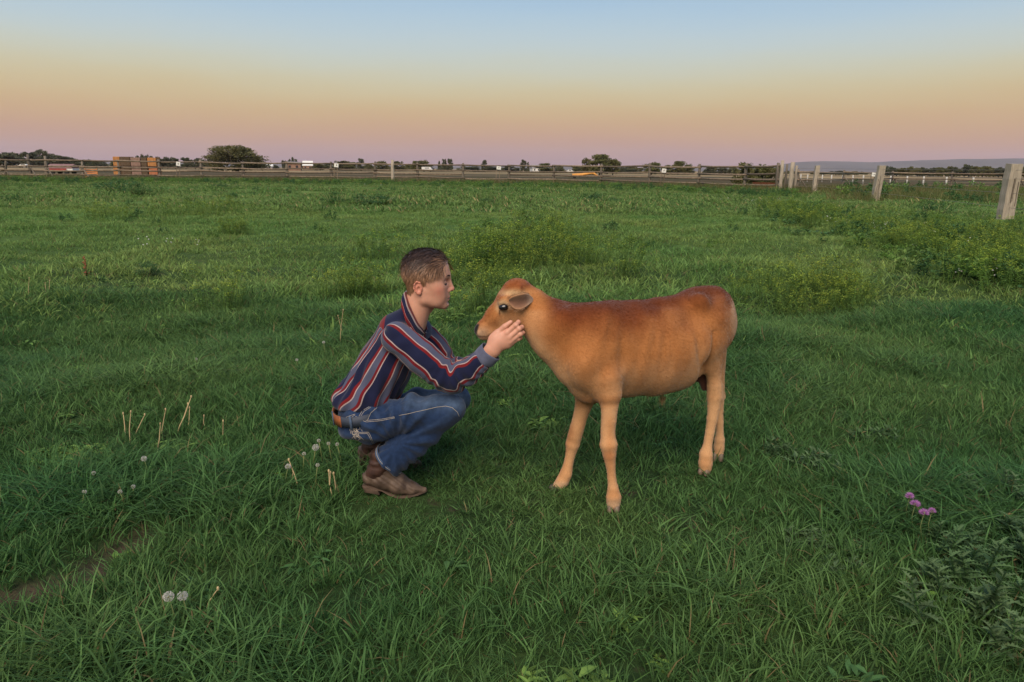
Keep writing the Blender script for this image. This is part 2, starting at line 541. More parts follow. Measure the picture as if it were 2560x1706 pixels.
def foliage_material(name, c1, c2, c3, scale=0.6, dry=0.04, trans=0.30, rough=0.55, var=0.30, drycol=(0.28, 0.22, 0.10)):
    """greens that drift over the field (position noise), differ from plant to plant and from blade to blade"""
    m = bpy.data.materials.new(name); m.use_nodes = True
    N = m.node_tree.nodes; L = m.node_tree.links; b = N['Principled BSDF']; out = N['Material Output']
    geo = N.new('ShaderNodeNewGeometry'); oi = N.new('ShaderNodeObjectInfo')
    t = N.new('ShaderNodeTexNoise'); t.inputs['Scale'].default_value = scale; t.inputs['Detail'].default_value = 3
    L.new(geo.outputs['Position'], t.inputs['Vector'])
    mr = N.new('ShaderNodeMapRange'); mr.inputs['From Min'].default_value = 0.36; mr.inputs['From Max'].default_value = 0.64; L.new(t.outputs['Fac'], mr.inputs['Value'])
    mx = N.new('ShaderNodeMixRGB'); mx.inputs['Color1'].default_value = (*c1, 1); mx.inputs['Color2'].default_value = (*c2, 1); L.new(mr.outputs[0], mx.inputs['Fac'])
    m2 = N.new('ShaderNodeMixRGB'); m2.inputs['Color2'].default_value = (*c3, 1); L.new(mx.outputs[0], m2.inputs['Color1'])
    mp = N.new('ShaderNodeMath'); mp.operation = 'MULTIPLY'; mp.inputs[1].default_value = 0.6; L.new(oi.outputs['Random'], mp.inputs[0]); L.new(mp.outputs[0], m2.inputs['Fac'])
    # dry blades
    gt = N.new('ShaderNodeMath'); gt.operation = 'GREATER_THAN'; gt.inputs[1].default_value = 1 - dry; L.new(geo.outputs['Random Per Island'], gt.inputs[0])
    m3 = N.new('ShaderNodeMixRGB'); m3.inputs['Color2'].default_value = (*drycol, 1); L.new(m2.outputs[0], m3.inputs['Color1']); L.new(gt.outputs[0], m3.inputs['Fac'])
    fr = N.new('ShaderNodeMath'); fr.operation = 'MULTIPLY'; fr.inputs[1].default_value = 7.31; L.new(geo.outputs['Random Per Island'], fr.inputs[0])
    fc = N.new('ShaderNodeMath'); fc.operation = 'FRACT'; L.new(fr.outputs[0], fc.inputs[0])
    sc = N.new('ShaderNodeMapRange'); sc.inputs['To Min'].default_value = 1 - var; sc.inputs['To Max'].default_value = 1 + var; L.new(fc.outputs[0], sc.inputs['Value'])
    vm = N.new('ShaderNodeVectorMath'); vm.operation = 'SCALE'; L.new(m3.outputs[0], vm.inputs[0]); L.new(sc.outputs[0], vm.inputs['Scale'])
    L.new(vm.outputs[0], b.inputs['Base Color'])
    b.inputs['Roughness'].default_value = rough; b.inputs['Specular IOR Level'].default_value = 0.12
    tr = N.new('ShaderNodeBsdfTranslucent'); L.new(vm.outputs[0], tr.inputs['Color'])
    ms = N.new('ShaderNodeMixShader'); ms.inputs[0].default_value = trans
    L.new(b.outputs[0], ms.inputs[1]); L.new(tr.outputs[0], ms.inputs[2]); L.new(ms.outputs[0], out.inputs['Surface'])
    return m

def tuft(seed, n, spread, hmin, hmax, wid, lean=0.35, bend=0.5, arch=0.0):
    r = np.random.default_rng(seed)
    a = r.uniform(0, 2 * math.pi, n); d = spread * np.sqrt(r.random(n))
    root = np.stack([d * np.cos(a), d * np.sin(a), np.full(n, -0.012)], 1)
    h = r.uniform(hmin, hmax, n) * (1 - 0.25 * (d / max(spread, 1e-6)) ** 2)
    la = a + r.normal(0, 1.0, n); l = np.abs(r.normal(lean, lean * 0.5, n))
    out = np.stack([np.cos(la), np.sin(la), np.zeros(n)], 1)
    b = np.abs(r.normal(bend, bend * 0.5, n))
    face = r.uniform(0, 2 * math.pi, n); side = np.stack([np.cos(face), np.sin(face), np.zeros(n)], 1)
    w = wid * r.uniform(0.6, 1.3, n)
    rows = []
    for t, f in ((0, 0.8), (0.33, 1.0), (0.68, 0.72), (1.0, 0.0)):
        p = root + out * (h * (l * t + b * t * t))[:, None] + np.array([0, 0, 1.0]) * (h * (t - 0.30 * b * t * t - arch * t ** 3))[:, None]
        if f > 0: rows += [p - side * (w * f / 2)[:, None], p + side * (w * f / 2)[:, None]]
        else: rows.append(p)
    V = np.stack(rows, 1).reshape(-1, 3); base = (np.arange(n) * 7)[:, None]
    T = np.concatenate([base + np.array(q) for q in ((0, 1, 3), (0, 3, 2), (2, 3, 5), (2, 5, 4), (4, 5, 6))])
    return mesh_np('tuft', V, T)

HIDDEN = {}
def source_collection(name, meshes, mat):
    c = bpy.data.collections.new(name)          # never linked to the scene: only a library for instancing
    for i, me in enumerate(meshes):
        if len(me.materials) == 0: me.materials.append(mat)
        o = bpy.data.objects.new('%s_%02d' % (name, i), me); c.objects.link(o)
    return c
def scatter(name, coll, pts, rot, scl, idx, realize=False):
    me = bpy.data.meshes.new(name); me.vertices.add(len(pts)); me.vertices.foreach_set('co', np.asarray(pts, np.float32).ravel())
    a = me.attributes.new('rot', 'FLOAT_VECTOR', 'POINT'); a.data.foreach_set('vector', np.asarray(rot, np.float32).ravel())
    a = me.attributes.new('scl', 'FLOAT_VECTOR', 'POINT'); a.data.foreach_set('vector', np.asarray(scl, np.float32).ravel())
    a = me.attributes.new('idx', 'INT', 'POINT'); a.data.foreach_set('value', np.asarray(idx, np.int32))
    o = obj(name, me)
    ng = bpy.data.node_groups.new(name, 'GeometryNodeTree')
    ng.interface.new_socket('Geometry', in_out='INPUT', socket_type='NodeSocketGeometry')
    ng.interface.new_socket('Geometry', in_out='OUTPUT', socket_type='NodeSocketGeometry')
    N = ng.nodes; L = ng.links
    gi = N.new('NodeGroupInput'); go = N.new('NodeGroupOutput'); ip = N.new('GeometryNodeInstanceOnPoints'); ci = N.new('GeometryNodeCollectionInfo')
    ci.inputs['Collection'].default_value = coll; ci.inputs['Separate Children'].default_value = True; ci.inputs['Reset Children'].default_value = True
    def na(n, t):
        q = N.new('GeometryNodeInputNamedAttribute'); q.data_type = t; q.inputs['Name'].default_value = n
        return [s for s in q.outputs if s.enabled and s.name == 'Attribute'][0]
    e2r = N.new('FunctionNodeEulerToRotation')
    L.new(gi.outputs[0], ip.inputs['Points']); L.new(ci.outputs[0], ip.inputs['Instance']); ip.inputs['Pick Instance'].default_value = True
    L.new(na('idx', 'INT'), ip.inputs['Instance Index']); L.new(na('rot', 'FLOAT_VECTOR'), e2r.inputs[0]); L.new(e2r.outputs[0], ip.inputs['Rotation'])
    L.new(na('scl', 'FLOAT_VECTOR'), ip.inputs['Scale']); 
    if realize:
        rl = N.new('GeometryNodeRealizeInstances'); L.new(ip.outputs[0], rl.inputs[0]); L.new(rl.outputs[0], go.inputs[0])
    else: L.new(ip.outputs[0], go.inputs[0])
    md = o.modifiers.new('scatter', 'NODES'); md.node_group = ng
    return o

def in_view(x, y, m=0.35):
    return np.abs(x) < 0.705 * y + m

def fence_line(x):
    """y of the far rail fence above the pasture, for the end of the grass"""
    return np.interp(x, [-60, -30, 0, 14, 19, 45], [70, 71, 74, 58, 50, 60])

def build_grass():
    r = np.random.default_rng(12)
    M = foliage_material('grass_blades', (0.052, 0.132, 0.032), (0.132, 0.212, 0.052), (0.066, 0.150, 0.058), 0.55, 0.03, 0.34, var=0.45)
    Mm = foliage_material('meadow_grass', (0.106, 0.208, 0.048), (0.220, 0.282, 0.072), (0.130, 0.228, 0.072), 0.30, 0.045, 0.34, var=0.4)
    near = [tuft(100 + i, 15, 0.045, 0.055, 0.130, 0.0051, 0.26, 0.42, 0.06) for i in range(7)]
    short = [tuft(200 + i, 17, 0.050, 0.030, 0.070, 0.0046, 0.40, 0.50, 0.05) for i in range(5)]
    longg = [tuft(300 + i, 18, 0.050, 0.12, 0.21, 0.0057, 0.32, 0.70, 0.20) for i in range(4)]
    for m in near + short + longg: m.materials.append(M)
    mid = [tuft(400 + i, 20, 0.13, 0.05, 0.13, 0.0110, 0.40, 0.55, 0.05) for i in range(5)]
    far = [tuft(500 + i, 22, 0.42, 0.07, 0.17, 0.034, 0.45, 0.5, 0.0) for i in range(5)]
    Mf = foliage_material('far_meadow_grass', (0.106, 0.196, 0.050), (0.180, 0.245, 0.070), (0.130, 0.205, 0.062), 0.12, 0.05, 0.34, var=0.4)
    for m in mid: m.materials.append(Mm)
    for m in far: m.materials.append(Mf)
    coll = source_collection('grass_tuft', near + short + longg + mid + far, M)
    iN, iS, iL, iM, iF = 0, 7, 12, 16, 21
    P = []; S = []; I = []
    def noise2(x, y, s, o=0.0): return vnoise(np.stack([x / s + 50, y / s + 50, np.full(len(x), o)], 1))
    # near field
    n = 42000
    y = np.sqrt(r.uniform(1.35 ** 2, 7.5 ** 2, n)); x = r.uniform(-1, 1, n) * (0.72 * y + 0.8)
    ln = noise2(x, y, 0.55, 3); ls = noise2(x, y, 0.9, 8)
    # trodden, short turf round the pair; bare strip on the left
    tr = np.exp(-(((x - 0.15) / 1.15) ** 2 + ((y - 2.75) / 0.62) ** 2) ** 2)
    bare = bare_mask(x, y)
    keep = r.random(n) > np.clip(bare * 0.97, 0, 1)
    keep &= r.random(n) < (0.60 + 0.55 * ls)
    keep &= r.random(n) < np.clip((8.0 - y) / 3.2, 0, 1)
    kind = np.where(r.random(n) < tr * 1.1, 1, np.where((ln > 0.60) & (r.random(n) < 0.5), 2, 0))
    idx = np.where(kind == 1, iS + r.integers(0, 5, n), np.where(kind == 2, iL + r.integers(0, 4, n), iN + r.integers(0, 7, n)))
    sc = 0.60 + 0.75 * ln + r.normal(0, 0.12, n)
    sc = np.where(kind == 1, 0.75 + 0.4 * ln, sc) * (1 - 0.55 * np.clip(bare, 0, 1)) * np.where(kind == 2, 0.85, 1.0)
    # shorter turf in front of the boots
    sc = sc * np.where((np.abs(x + 0.42) < 0.24) & (y > 2.55) & (y < 2.86), 0.55, 1.0)
    sc = np.clip(sc, 0.30, 1.6)
    P.append(np.stack([x, y], 1)[keep]); S.append(sc[keep]); I.append(idx[keep])
    # turf closing round boots and hooves
    for fx, fy in [(q.x, q.y - 0.045) for q in (ground_at(1533, 1276), ground_at(1400, 1226), ground_at(1763, 1176), ground_at(1797, 1144))]:
        m = 26; x = fx + r.normal(0, 0.045, m); y = fy + r.normal(0, 0.022, m)
        P.append(np.stack([x, y], 1)); S.append(r.uniform(.55, .95, m)); I.append(iS + r.integers(0, 5, m))
    # middle
    n = 29000
    y = np.sqrt(r.uniform(4.6 ** 2, 24 ** 2, n)); x = r.uniform(-1, 1, n) * (0.84 * y + 0.8)
    ln = noise2(x, y, 1.1, 5)
    keep = r.random(n) < np.clip(1.35 - y / 40, 0.3, 1) * np.clip((y - 4.4) / 3.0, 0, 1)
    P.append(np.stack([x, y], 1)[keep]); S.append((0.55 + 0.85 * ln + r.normal(0, .1, n))[keep].clip(.3, 2)); I.append((iM + r.integers(0, 5, n))[keep])
    # far
    n = 37000
    y = np.sqrt(r.uniform(22 ** 2, 80 ** 2, n)); x = r.uniform(-1, 1, n) * (0.88 * y + 0.5)
    ln = noise2(x, y, 3.5, 5)
    keep = y < fence_line(x) + 2.5
    P.append(np.stack([x, y], 1)[keep]); S.append((0.45 + 0.9 * ln + r.normal(0, .1, n))[keep].clip(.3, 2)); I.append((iF + r.integers(0, 5, n))[keep])
    XY = np.concatenate(P); sc = np.concatenate(S); idx = np.concatenate(I); n = len(XY)
    pts = np.column_stack([XY, hfun(XY[:, 0], XY[:, 1])])
    rot = np.column_stack([r.normal(0, 0.10, n), r.normal(0, 0.10, n), r.uniform(0, 2 * math.pi, n)])
    # wind and trampling give neighbouring tufts a common lean
    rot[:, 0] += 0.35 * (noise2(XY[:, 0], XY[:, 1], 0.7, 21) - 0.5); 
    scl = np.stack([sc * r.uniform(.85, 1.15, n), sc * r.uniform(.85, 1.15, n), sc * r.uniform(0.8, 1.2, n)], 1)
    nn = idx < iM
    g = scatter('grass', coll, pts[nn], rot[nn], scl[nn], idx[nn], True)
    tag(g, 'dark green pasture grass around the person and the calf', 'grass', kind='stuff')
    g = scatter('meadow_grass', coll, pts[~nn], rot[~nn], scl[~nn], idx[~nn])
    tag(g, 'lighter green meadow grass stretching to the far fence', 'grass', kind='stuff')
if BUILD_GRASS:
    build_grass()
# ================================================================== beyond the pasture
def hz(px): return 411.0 + 26.0 * px / 2560.0
def at_depth(px, depth, z=0.0):
    """point at ground distance `depth` seen in column px, z above the pasture"""
    d = ray(px, hz(px)); p = CAM_P + d * (depth / d.y)
    return Vector((p.x, p.y, z))
def z_of(py, px, depth):
    d = ray(px, py); return (CAM_P + d * (depth / d.y)).z
M_wood = material('weathered_wood', ((0.11, 0.09, 0.07), (0.20, 0.165, 0.13)), rough=0.9, noise=(7, 5, 0.3, 0.7, (4, 4, 0.6)), bump=(30, 0.6, 0.01, (3, 3, 0.3)), var=0.25)
M_wood2 = material('pale_weathered_wood', ((0.26, 0.215, 0.165), (0.40, 0.335, 0.26)), rough=0.9, noise=(6, 5, 0.3, 0.7, (6, 6, 0.5)), bump=(22, 0.8, 0.02, (5, 5, 0.3)), var=0.15)
M_rail = material('grey_rail_wood', ((0.125, 0.092, 0.064), (0.225, 0.168, 0.118)), rough=0.9, noise=(5, 4, 0.3, 0.7), bump=(30, 0.5, 0.01), var=0.3)
M_white = material('white_paint', ((0.62, 0.60, 0.55), (0.74, 0.72, 0.68)), rough=0.6, noise=(5, 4, 0.3, 0.7))
M_dark = material('dark_mark', (0.16, 0.15, 0.13), rough=0.8)

def rough_pole(a, b, r0, r1, seed, n=7, seg=4):
    rr = random.Random(seed); pts = []; rad = []
    a, b = Vector(a), Vector(b)
    for i in range(seg + 1):
        t = i / seg
        j = 0.25 * r0 * (0 < i < seg)
        pts.append(a.lerp(b, t) + Vector((rr.uniform(-j, j), rr.uniform(-j, j), rr.uniform(-j, j) - 0.03 * math.sin(t * math.pi) * (abs(b.z - a.z) < 0.5 * (b - a).length)))); rad.append(lerp(r0, r1, t) * rr.uniform(0.92, 1.08))
    p = Parts(); p.tube(pts, rad, n); return p

ORD = ['first', 'second', 'third', 'fourth', 'fifth', 'sixth', 'seventh', 'eighth', 'ninth', 'tenth', 'eleventh', 'twelfth', 'thirteenth', 'fourteenth', 'fifteenth', 'sixteenth', 'seventeenth', 'eighteenth', 'nineteenth', 'twentieth'] + ['twenty-' + q for q in ('first', 'second', 'third', 'fourth', 'fifth', 'sixth', 'seventh', 'eighth', 'ninth')] + ['thirtieth'] + ['thirty-' + q for q in ('first', 'second', 'third', 'fourth', 'fifth', 'sixth', 'seventh', 'eighth', 'ninth')]
def build_fences():
    # ---- the long rail fence across the back of the pasture
    dep = lambda px: float(np.interp(px, [-400, 0, 300, 900, 1273, 1500, 1748, 1863, 1950], [66, 66, 67, 71, 71, 65, 57, 52.5, 49]))
    cols = [-360, -255, -150, -45, 8, 72, 115, 205, 297, 398, 502, 608, 717, 828, 938, 1043, 1158, 1273, 1385, 1503, 1625, 1748, 1863, 1946]
    root = bpy.data.objects.new('rail_fence', None); COL.objects.link(root)
    root.location = at_depth(940, dep(940)); off = -root.location
    tag(root, 'long weathered wooden rail fence across the far end of the pasture', 'fence')
    bases = []
    for i, px in enumerate(cols):
        b = at_depth(px, dep(px)); b.z = float(hfun(b.x, b.y)); bases.append(b)
        h = {72: 2.15, 115: 2.05, 8: 1.75}.get(px, random.uniform(1.72, 1.92))
        lean = random.uniform(-0.05, 0.05) + (0.28 if px == 8 else 0)
        rough_pole(b + off + Vector((0, 0, -0.1)), b + off + Vector((lean, 0, h)), random.uniform(0.10, 0.13) * (1.4 if px in (72, 115) else 1), 0.10, i).build('post', M_wood, root)
        if px in (8, 72, 115, 205):      # propped with a slanting brace
            rough_pole(b + off + Vector((0.75, -0.15, -0.05)), b + off + Vector((-0.12, 0.0, h * 0.72)), 0.065, 0.055, 50 + i).build('brace', M_wood, root)
    hs = [0.48, 0.84, 1.16, 1.66]
    for i in range(len(bases) - 1):
        a, b = bases[i], bases[i + 1]
        for k, z in enumerate(hs):
            if k == 1 and random.random() < 0.12: continue
            da, db = random.uniform(-.05, .05), random.uniform(-.05, .05)
            ext = (b - a).normalized() * 0.18
            fr = Vector((0, -0.10 if (i + k) % 2 else 0.02, 0))
            rough_pole(a + off - ext + Vector((0, 0, z + da)) + fr, b + off + ext + Vector((0, 0, z + db)) + fr, random.uniform(0.066, 0.082), random.uniform(0.055, 0.068), 100 + i * 7 + k, 6, 3).build('rail', M_rail, root)
    # ---- single tall post in front of the fence
    b = at_depth(982, 69.5); o = rough_pole((0, 0, -0.1), (0, 0, 2.05), 0.16, 0.14, 77).build('fence_post', M_wood2, loc=b)
    tag(o, 'tall pale post rising above the middle of the rail fence', 'post')
    # ---- corner: a cluster of stout posts
    for px, w, h, d, lb in ((1953, 0.115, 2.02, 48.0, 'leftmost and tallest of the four clustered corner posts'), (1966, 0.085, 1.80, 48.3, 'slim grey post second from left in the corner cluster'),
                            (1979, 0.15, 1.92, 47.6, 'stout grey post third from left in the corner cluster'), (1990, 0.095, 1.72, 48.2, 'rightmost and shortest post of the corner cluster')):
        b = at_depth(px, d); o = rough_pole((0, 0, -0.15), (random.uniform(-.04, .04), 0, h), w, w * 0.92, px, 8).build('corner_post', M_wood2 if px != 1966 else M_wood, loc=b)
        tag(o, lb, 'post', 'corner posts of the rail fence')
    # ---- squared posts of the side fence coming forward on the right
    wires = []
    for px, base_y, top_y, wpx, lean, lb in ((2034, 484, 421, 10.5, 3, 'farthest of the three pale squared posts on the right'), (2186, 503, 420, 17, 8, 'middle pale squared post on the right, leaning slightly'),
                                           (2511, 549, 415, 31, 4, 'large pale squared post at the right edge, nearest the camera')):
        d = ray(px, base_y); t = CAM_H / -d.z; b = CAM_P + d * t; b.z = float(hfun(b.x, b.y)) - 0.1
        sc = b.y / FPX; w = wpx * sc; h = (base_y - top_y) * sc * 1.03
        p = Parts(); nz = 9; v = []
        rr = random.Random(px)
        for i in range(nz):
            t = i / (nz - 1); k = w * (1.0 - 0.06 * t)
            for (sx, sy) in ((-1, -1), (-0.55, -1.03), (0.6, -1.0), (1, -0.9), (1, 1), (-1, 1)):
                v.append((sx * k / 2 + lean * sc * t + rr.uniform(-.012, .012), sy * k / 2 * 0.8 + rr.uniform(-.01, .01), (h + 0.1) * t + (rr.uniform(-.03, .02) if i == nz - 1 else 0)))
        f = [(i * 6 + j, i * 6 + (j + 1) % 6, (i + 1) * 6 + (j + 1) % 6, (i + 1) * 6 + j) for i in range(nz - 1) for j in range(6)] + [tuple(range((nz - 1) * 6, nz * 6)), tuple(range(5, -1, -1))]
        p.add(v, f); o = p.build('fence_post', M_wood2, loc=b, smooth=False)
        # long drying cracks
        for q in range(4):
            cx = rr.uniform(-0.35, 0.35) * w; z0 = rr.uniform(0.1, 0.5) * h
            c = Parts(); c.box((cx + lean * sc * (z0 + .25 * h) / h, -w * 0.4 - 0.002, z0 + 0.22 * h), (0.012 + 0.01 * rr.random(), 0.012, 0.42 * h), Matrix.Rotation(math.atan2(lean * sc, h), 3, 'Y'))
            c.build('crack', M_wood, o, smooth=False)
        tag(o, lb, 'post', 'squared posts of the side fence'); wires.append((b, h, lean * sc))
    M_wire = material('fence_wire', (0.20, 0.17, 0.15), rough=0.6)
    wires.insert(0, (at_depth(1990, 48.2), 1.6, 0)); last = wires[-1]
    wires.append((last[0] + (last[0] - wires[-2][0]) * 0.9, last[1], last[2]))
    o = bpy.data.objects.new('wire_fence', None); COL.objects.link(o); o.location = wires[1][0]; off = -Vector(wires[1][0])
    tag(o, 'thin wire strands strung between the pale squared posts', 'wire fence')
    for k in (0.30, 0.55, 0.80, 0.95):
        p = Parts(); p.tube([Vector(b) + off + Vector((l * k, -0.0, h * k)) for b, h, l in wires], 0.005, 4); p.build('wire', M_wire, o)
    # ---- rail fence that runs on to the right behind the posts
    root = bpy.data.objects.new('rail_fence', None); COL.objects.link(root); root.location = at_depth(2230, 60); off = -root.location
    tag(root, 'grey rail fence running off to the right behind the squared posts', 'fence')
    cols = [1996, 2110, 2232, 2381, 2548, 2720]; bs = []
    for i, px in enumerate(cols):
        b = at_depth(px, lerp(50, 64, min(1, i / 2))); bs.append(b)
        rough_pole(b + off + Vector((0, 0, -.1)), b + off + Vector((0, 0, 1.5)), 0.085, 0.075, 300 + i).build('post', M_wood, root)
        rough_pole(b + off + Vector((0.9, 0, 0)), b + off + Vector((0.05, 0, 1.0)), 0.06, 0.05, 330 + i).build('brace', M_wood, root)
    for i in range(len(bs) - 1):
        for k, z in enumerate((0.36, 0.86, 1.34)):
            e = (bs[i + 1] - bs[i]).normalized() * 0.2
            rough_pole(bs[i] + off - e + Vector((0, -.1, z + random.uniform(-.04, .04))), bs[i + 1] + off + e + Vector((0, -.1, z + random.uniform(-.04, .04))), 0.055, 0.045, 360 + i * 4 + k, 6, 3).build('rail', M_rail, root)
    # ---- row of short white posts farther off
    cap = 'short white post in the far field row'
    M_wpost = material('weathered_white_paint', ((0.40, 0.38, 0.34), (0.52, 0.50, 0.46)), rough=0.7, noise=(5, 4, 0.3, 0.7))
    pr = Parts(); pr.tube([(0, 0, -0.1), (0, 0, 0.5), (0, 0, 1.02)], [0.085, 0.085, 0.08], 8); me = pr.mesh('white_post')
    for i, px in enumerate((2003, 2020, 2057, 2080, 2108, 2134, 2160, 2228, 2270, 2311, 2369, 2436)):
        o = obj('white_post', me, M_wpost, loc=at_depth(px, float(np.interp(px, [2003, 2134, 2369, 2436], [109, 95, 71, 71]))), rot=(0, random.uniform(-.03, .03), 0))
        tag(o, cap + ', ' + ORD[i] + ' from left', 'post', 'white posts across the far field')
    # ---- white boards on two stakes set on the fence
    for px, top, w, h, mark, lb in ((446, 405, 10, 9.5, 'bar', 'white board on stakes, leftmost on the rail fence'), (841, 409, 10.5, 9, 'square', 'white board on the fence left of the tall pale post'),
                                    (1247, 416, 10.5, 8, 'two', 'white board on the fence right of the tall pale post'), (1660, 422, 10.5, 9.5, 'seven', 'white board on the fence left of the rusty corral bush'),
                                    (2185, 432, 10, 9, 'dot', 'small white board partly behind the leaning squared post')):
        d_ = dep(px) - 0.35 if px < 1950 else 58.0
        sc = d_ / FPX; zt = z_of(top, px, d_); b = at_depth(px, d_); root = bpy.data.objects.new('white_board', None); COL.objects.link(root); root.location = b
        Mx = Matrix.Rotation(R(6), 3, 'Y')
        W_, H_ = w * sc, h * sc
        p = Parts(); p.box((0, 0, zt - H_ / 2), (W_, 0.02, H_), Mx); p.build('board', M_white, root, smooth=False)
        for s in (-1, 1):
            p = Parts(); p.box((s * W_ * 0.38 - 0.08, 0.03, (zt - H_ * .2) / 2), (0.05, 0.03, zt - H_ * .2), Matrix.Rotation(R(4), 3, 'Y')); p.build('stake', M_rail, root, smooth=False)
        p = Parts(); c = Vector((0, -0.014, zt - H_ / 2)); u = H_ * 0.16
        segs = {'bar': [((0, 0), (1.4, 2.6))], 'square': [((0.4, 0.3), (1.6, 2.0))], 'dot': [((0.5, -0.2), (1.3, 1.6))],
                'two': [((-.2, 1.1), (1.6, .6)), ((.4, .5), (.6, 1.0)), ((-.2, -.2), (1.6, .6))], 'seven': [((.1, .9), (2.4, .7)), ((-.2, -.3), (.8, 2.0))]}[mark]
        for (cx, cz), (sx, sz) in segs: p.box(c + Vector((cx * u, 0, cz * u)), (sx * u, 0.006, sz * u), Mx)
        p.build('mark', M_dark, root, smooth=False)
        tag(root, lb, 'sign board')

# ---- trees: trunk, limbs and a crown of many leaf sprays
M_bark = material('bark', ((0.05, 0.038, 0.03), (0.10, 0.08, 0.06)), rough=0.95, noise=(3, 4, 0.3, 0.7))
def leaf_mat(name, a, b, c, scale): return foliage_material(name, a, b, c, scale, 0.0, 0.25, 0.7, 0.35)
M_leafs = leaf_mat('olive_leaves', (0.110, 0.125, 0.044), (0.170, 0.160, 0.062), (0.140, 0.115, 0.054), 0.25)
M_leafd = leaf_mat('dark_leaves', (0.082, 0.098, 0.054), (0.120, 0.122, 0.066), (0.095, 0.092, 0.064), 0.1)
def crown_mesh(seed, shape, nleaf, size, clumps, flat=1.0):
    """unit crown: about 1 high (0..1), 1 wide; leaves sit in clumps with gaps between them"""
    r = np.random.default_rng(seed); C = []
    for i in range(clumps):
        if shape == 'round':
            th = r.uniform(0, 2 * math.pi); rr = 0.40 * math.sqrt(r.random()); z = r.uniform(0.16, 0.90); w = math.sqrt(max(0.05, 1 - ((z - 0.5) / 0.52) ** 2))
            C.append((rr * w * math.cos(th), rr * w * math.sin(th), z, r.uniform(0.09, 0.19)))
        elif shape == 'willow':
            th = r.uniform(0, 2 * math.pi); z = r.uniform(0.12, 0.88); w = np.interp(z, [0, .25, .55, .8, 1], [.40, .48, .46, .34, .1]); rr = w * math.sqrt(r.random())
            C.append((rr * math.cos(th), rr * math.sin(th), z, r.uniform(0.06, 0.14)))
        else:
            z = (i + r.random()) / clumps; w = 0.32 * math.sin(math.pi * min(1, 0.12 + z * 0.86)) ** 0.7; th = r.uniform(0, 6.28)
            C.append((w * math.cos(th) * .6, w * math.sin(th) * .6, 0.1 + 0.86 * z, r.uniform(0.10, 0.17)))
    C = np.array(C); n = nleaf
    k = r.integers(0, len(C), n); d = r.normal(size=(n, 3)); d /= np.linalg.norm(d, axis=1)[:, None]
    rad = C[k, 3] * r.random(n) ** 0.4
    P = C[k, :3] + d * rad[:, None] * np.array([1.15, 1.15, 0.85])
    if shape == 'willow': P[:, 2] -= 0.12 * r.random(n) * (r.random(n) < .5)
    a = r.normal(size=(n, 3)); a /= np.linalg.norm(a, axis=1)[:, None]; b = np.cross(a, r.normal(size=(n, 3))); b /= np.linalg.norm(b, axis=1)[:, None]
    s = size * r.uniform(0.5, 1.4, n)[:, None]
    V = np.stack([P - a * s, P + b * s * 0.5, P + a * s, P - b * s * 0.5], 1).reshape(-1, 3)
    return mesh_np('crown', V, np.arange(4 * n).reshape(-1, 4), False)
def trunk_mesh(seed, shape):
    r = random.Random(seed); p = Parts()
    p.tube([(0, 0, -0.02), (0.01, 0, 0.2), (0.0, 0.01, 0.45), (0.01, 0, 0.7 if shape != 'poplar' else .9)], [0.035, 0.028, 0.018, 0.006], 7)
    for i in range(6 if shape != 'poplar' else 3):
        t = r.uniform(0.15, 0.5); a = r.uniform(0, 6.28); l = r.uniform(0.2, 0.38) * (0.4 if shape == 'poplar' else 1)
        p.tube([(0, 0, t), (l * .5 * math.cos(a), l * .5 * math.sin(a), t + l * 0.5), (l * math.cos(a), l * math.sin(a), t + l * 0.8)], [0.014, 0.010, 0.004], 5)
    return p.mesh('trunk')
GROUP_N = {}
